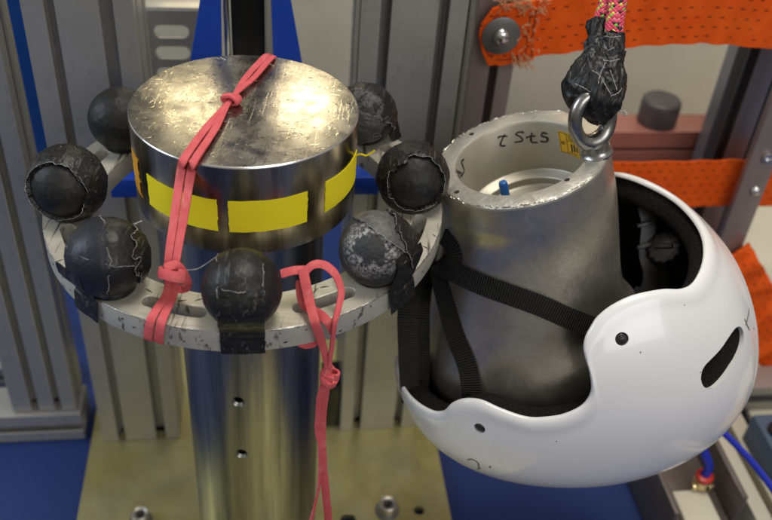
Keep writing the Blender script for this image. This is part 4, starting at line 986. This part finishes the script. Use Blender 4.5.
# sticker bent on the cavity wall
Pc = [cavhit(a, b) for a, b in ((557.5, 130.5), (583.5, 145), (583, 168), (562.5, 160.5))]
def cyl_coord(P): q = P-HCn; d_ = -(q@HN); q = q+HN*d_; return math.atan2(q@b0, q@l0), d_
c4 = [cyl_coord(p[0]) for p in Pc]; ang0 = c4[0][0]; st = [(x[0], x[1]) for x in c4]
a_l = (st[0][0]+st[3][0])/2; dsign = 1 if ((st[1][0]-st[0][0]+PI) % (2*PI)-PI) > 0 else -1
wst = .021; hst = .019; dtop = st[0][1]
def stp(u_, v_, lift=.00025):
    a = a_l+dsign*u_*wst/HRI; r_ = HRI-.0001-lift; return HCn+(l0*math.cos(a)+b0*math.sin(a))*r_-HN*(dtop+v_*hst)
v = []; f = []; n = 14
for k in (0, .0003):
    for j in range(2):
        for i in range(n+1): v.append(stp(i/n, j, k))
m = n+1
for i in range(n): f += [(2*m+i, 2*m+i+1, 3*m+i+1, 3*m+i), (i, m+i, m+i+1, i+1), (i, i+1, 2*m+i+1, 2*m+i), (m+i, 3*m+i, 3*m+i+1, m+i+1)]
f += [(0, 2*m, 3*m, m), (n, m+n, 3*m+n, 2*m+n)]
sk = mesh('sticker', v, f, STICK, hf)
S = MB()
def sbar(u0, v0, u1, v1):
    k = 6; v = []; 
    for j in range(2):
        for i in range(k+1): v.append(stp(u0+(u1-u0)*i/k, v0 if j == 0 else v1, .0005))
    S.add(v, [(i, i+1, k+2+i, k+1+i) for i in range(k)])
for u0, v0, u1, v1 in ((.04, .03, .96, .055), (.04, .94, .96, .965), (.04, .03, .06, .96), (.36, .03, .38, .96), (.38, .34, .96, .36), (.44, .10, .60, .13), (.44, .18, .90, .21), (.44, .26, .80, .29), (.66, .09, .90, .14), (.55, .44, .64, .80), (.70, .42, .79, .76), (.86, .44, .94, .72), (.44, .84, .62, .88), (.66, .84, .9, .88)): sbar(u0, v0, u1, v1)
tv, tf = text2d('R', .006)
S.add([stp(.20-q[1]/wst, .50-q[0]/hst*1.0, .0005) for q in tv], tf)
S.build('print', INK, sk)

# blue peg in the cavity
P = onplane(502.5, 181, HCn-HN*.034, HN)
tag(mesh('peg', *lathe([(0, 0), (.0034, .0003), (.0036, .002), (.0036, .0165), (.0030, .0185), (.0015, .0193), (0, .0194)], P-HN*(.0194), HN, 24), BLUEPL, origin=P-HN*.0194), 'small blue plastic peg standing inside the open headform', 'peg')

# eye bolt on the rim
EP = onrim(597, 153); EP = HCn+nz(EP-HCn)*.0552
tv_ = nz(-FWD-HN*(-FWD@HN)); sdv = np.cross(HN, tv_); angE = math.radians(14); ean = tv_*math.cos(angE)+sdv*math.sin(angE); eas = np.cross(HN, ean)
eb = mesh('eye_bolt', *lathe([(0, -.001), (.0108, -.001), (.0112, 0), (.0112, .0012), (.0098, .0026), (.0090, .0045), (.0085, .0085), (0, .0095)], EP, HN, 48), DARKST, head)
ec = EP+HN*.0280
P = [ec+(eas*math.cos(t)*.0142+HN*math.sin(t)*.0182) for t in np.linspace(0, 2*PI, 73)[:-1]]
er = [.0048+.0018*max(0, -math.sin(t))**3 for t in np.linspace(0, 2*PI, 73)[:-1]]
mesh('eye', *tube(P, er, 20, closed=True)[:2], DARKST, eb)
tv2, tf2 = text2d('C15E', .0044)
def colp(q): a = q[0]/.0092+.28; d = ean*math.cos(a)+eas*math.sin(a); return EP+d*(.0093)+HN*(.0052+q[1])
mesh('stamp', [colp(q) for q in tv2], tf2, mat('bright_stamp', (.6, .58, .54), .3, 1), eb)

# ---------------------------------------------------------------- rope with taped end
ED = float((ec-CAM)@FWD)
def E_(a, b, dd=0): return atdepth(a, b, ED+dd)
rope = empty('rope', E_(600, 90), 'pink braided rope with black taped eye tied through the lifting eye', 'rope')
mesh('strand', *(lambda t: t[:2])(tube(catmull([E_(613, 60, -.004), E_(613.5, 36, -.004), E_(615, 20, -.004), E_(618, 0, -.004), E_(624, -50, -.004), E_(632, -130, -.004)], 8), .0063, 20)), ROPE, rope, uv=tube(catmull([E_(613, 60, -.004), E_(613.5, 36, -.004), E_(615, 20, -.004), E_(618, 0, -.004), E_(624, -50, -.004), E_(632, -130, -.004)], 8), .0063, 20)[2])
t_ = tube(catmull([E_(598, 50, .006), E_(600, 25, .006), E_(604, 10, .006), E_(608, -5, .006), E_(617, -50, .006), E_(626, -130, .006)], 8), .0054, 20)
mesh('strand', t_[0], t_[1], ROPE, rope, uv=t_[2])
def lump(seed, amp):
    def g(r_, i, th, p):
        c_, s_ = math.cos(th), math.sin(th)
        n = noise.noise(Vector((p[0]*80+c_*1.1, p[1]*80+s_*1.1, p[2]*80+seed)))
        x = i*.055+seed+.6*noise.noise(Vector((c_*1.5, s_*1.5, i*.05+seed)))
        n2 = 1-abs(noise.noise(Vector((x+c_*.5, c_*.9, s_*.9+seed))))*4
        n3 = 1-abs(noise.noise(Vector((x*1.8-s_*.8, c_*1.3, s_*1.3-seed))))*5
        return r_*(1+amp*n)+.0014*max(n2, 0)+.0008*max(n3, 0)
    return g
def res(pts, rad, n=10):
    P = catmull(pts, n); return P, list(np.interp(np.linspace(0, 1, len(P)), np.linspace(0, 1, len(rad)), rad))
P, R_ = res([E_(612.5, 35, -.004), E_(612, 50, -.006), E_(611, 66, -.008), E_(609, 82, -.010), E_(605, 96, -.008), E_(600, 108, .000), E_(597, 114, .008)], [.0070, .0076, .0084, .0104, .0118, .0105, .0070], 18)
w1 = mesh('tape_wrap', *tube(P, R_, 80, rf=lump(1, .30))[:2], BLACKT, rope, ang=60)
P, R_ = res([E_(597.5, 20, .006), E_(597, 40, .004), E_(594, 56, .000), E_(587, 72, -.002), E_(583, 86, -.003), E_(588, 98, -.002), E_(595, 110, .002)], [.0058, .0062, .0076, .0098, .0108, .0108, .0075], 16)
w2 = mesh('tape_wrap', *tube(P, R_, 80, rf=lump(7, .3))[:2], BLACKT, rope, ang=60)
P, R_ = res([E_(605, 46, -.002), E_(602, 62, -.006), E_(598, 78, -.009), E_(596, 92, -.009), E_(597, 104, -.002)], [.0060, .0082, .0096, .0100, .0070], 16)
mesh('tape_wrap', *tube(P, R_, 80, rf=lump(12, .35))[:2], BLACKT, rope, ang=60)
S = MB()
def rl(pts, r=.0003, dd=-.0225):
    P = catmull([E_(a, b, dd) for a, b in pts], 5); S.add(*tube([p+V([random.uniform(-1, 1) for _ in range(3)])*.0002 for p in P], [r*(.5+abs(noise.noise(Vector((i*.5, r*1e4, pts[0][0]))))*1.6) for i in range(len(P))], 5)[:2])
for pts in ([(603, 60), (611, 61), (620, 59)], [(592, 70), (600, 76), (606, 86), (611, 94)], [(606, 62), (601, 72), (598, 84)], [(610, 70), (614, 80), (617, 90)], [(622, 88), (618, 93), (611, 96)], [(575, 84), (583, 87), (590, 92)], [(604, 36), (612, 37), (621, 36)], [(604, 44), (608, 50), (614, 47)]): rl(pts)
rl([(619, 95), (618, 103), (617, 108), (621, 111), (626, 113)], .0005, -.012); rl([(623, 111), (627, 114), (625, 115)], .0012, -.012)
S.build('frayed_edge', THREAD, w1)

# ---------------------------------------------------------------- helmet straps, cradle and dial
from mathutils.bvhtree import BVHTree
bmh = bmesh.new(); bmh.from_mesh(hf.data); bmh.transform(Matrix.Translation(Vector(hfb))); HBV = BVHTree.FromBMesh(bmh); bmh.free()
def hit(a, b, lift=.003, fall=.70):
    D = nz(ray(a, b)); l, n, i, d_ = HBV.ray_cast(Vector(CAM), Vector(D))
    if l is None: return atdepth(a, b, fall), -FWD
    n = V(n); n = n if n@D < 0 else -n
    return V(l)+n*lift, n
def strap(pts, width, parent=helmet, name='chin_strap'):
    P = []; N = []
    for p in pts:
        if len(p) == 2: x, n = hit(*p); 
        else: x = atdepth(p[0], p[1], p[2]); n = -FWD+RT*(p[3] if len(p) > 3 else 0)
        P.append(x); N.append(nz(n*.5-FWD*.5))
    t = ribbon(catmull(P, 8), catmull(N, 8), width, .0016, nw=4); return mesh(name, t[0], t[1], WEB, parent, uv=t[2])
strap([(438, 262), (448, 267), (462, 274), (485, 284), (510, 293), (540, 304), (566, 316), (590, 326), (612, 334, .672)], .0152)
strap([(441, 262), (444, 280), (450, 305), (458, 335), (466, 355), (471, 372), (474, 398), (474, 420, .735)], .0150)
strap([(447, 236), (455, 246), (458, 258), (450, 268), (440, 272)], .0125)
dA = float((hit(441, 262)[0]-CAM)@FWD)
strap([(428, 262, dA+.004), (415, 285, dA+.016), (408, 310, .69), (408, 345, .70), (409, 375, .715), (411, 402, .725)], .0155)
strap([(434, 262, dA+.008), (424, 285, dA+.02), (421, 310, .705), (421, 350, .715), (420, 390, .73)], .0140)
# buckle
bc_, bn_ = hit(441, 255, .006)
bl = nz(RT-bn_*(RT@bn_)); bu = np.cross(bn_, bl)
v2, f2 = curve_solid([slot2(0, 0, .0105, .0095), slot2(0, .003, .0065, .0018)[::-1], slot2(0, -.004, .0065, .0018)[::-1]], .0045, .0008, 2)
mesh('strap_divider', [bc_+bl*q[0]+bu*q[1]+bn_*q[2] for q in v2], f2, PLBLK, helmet)
mesh('strap_keeper', *tube(catmull([bc_+bl*.002+bu*.010, bc_+bl*.008+bu*.006+bn_*.002, bc_+bl*.009-bu*.004+bn_*.003, bc_+bl*.004-bu*.010], 8), .0022, 10)[:2], PLBLK, helmet)
# rear cradle and dial
def D_(a, b, d_): return atdepth(a, b, d_)
root = empty('retention_cradle', D_(650, 250, .72)); root.parent = helmet; root.location = Vector(D_(650, 250, .72)-wloc(helmet))
bpy.data.objects.remove(root)
def cr(pts, w_, name, th=.0035, dep=.722, n=-FWD):
    P = catmull([D_(a, b, dep) for a, b in pts], 8); return mesh(name, *ribbon(P, [nz(n)]*len(P), w_, th, nw=3)[:2], PLBLK, helmet)
cb_ = cr([(644, 206), (648, 222), (647, 240), (646, 256), (650, 272), (648, 288), (638, 302), (630, 318)], .0115, 'rear_cradle', dep=.725)
cr([(640, 288), (632, 302), (634, 318)], .006, 'rear_cradle_arm', dep=.718)
for (a, b) in ((645, 224), (645, 246)):
    c = D_(a, b, .719); mesh('rib', *box(c, .0068, .0018, .0022, e=(nz(RT*.97+UP*.25), nz(np.cross(nz(RT*.97+UP*.25), -FWD)), -FWD)), PLBLK, cb_)
dc = D_(666, 249, .716); dax = nz(-FWD*.75+RT*(-.55)+UP*.35)
a_ = nz(np.cross(dax, UP)); b__ = np.cross(dax, a_); v = []; f = []; n = 120
prof = [(0, .006), (.010, .006), (.0125, .0052), (.0135, .0035), (.0135, -.004), (0, -.004)]
for i in range(n):
    t = 2*PI*i/n
    for j, (r_, z_) in enumerate(prof): g = 1+(.05*math.sin(t*12) if j in (2, 3, 4) else 0); v.append(dc+(a_*math.cos(t)+b__*math.sin(t))*r_*g+dax*z_)
m = len(prof)
for i in range(n):
    for j in range(m-1): k = (i+1) % n; f.append((i*m+j, k*m+j, k*m+j+1, i*m+j+1))
dk = mesh('adjuster_dial', v, f, PLBLK, helmet); weld(dk)
mesh('dial_ridge', *box(dc+dax*.0068, .0075, .002, .0012, e=(a_, b__, dax)), PLBLK, dk)
cr([(672, 236), (680, 248), (684, 262), (676, 276)], .010, 'rear_cradle_arm', dep=.728)
cr([(655, 262), (662, 280), (656, 298)], .011, 'rear_cradle_arm', dep=.727)

# ---------------------------------------------------------------- end
for o in list(bpy.data.objects):
    if o.type == 'MESH' and not o.data.polygons: bpy.data.objects.remove(o)
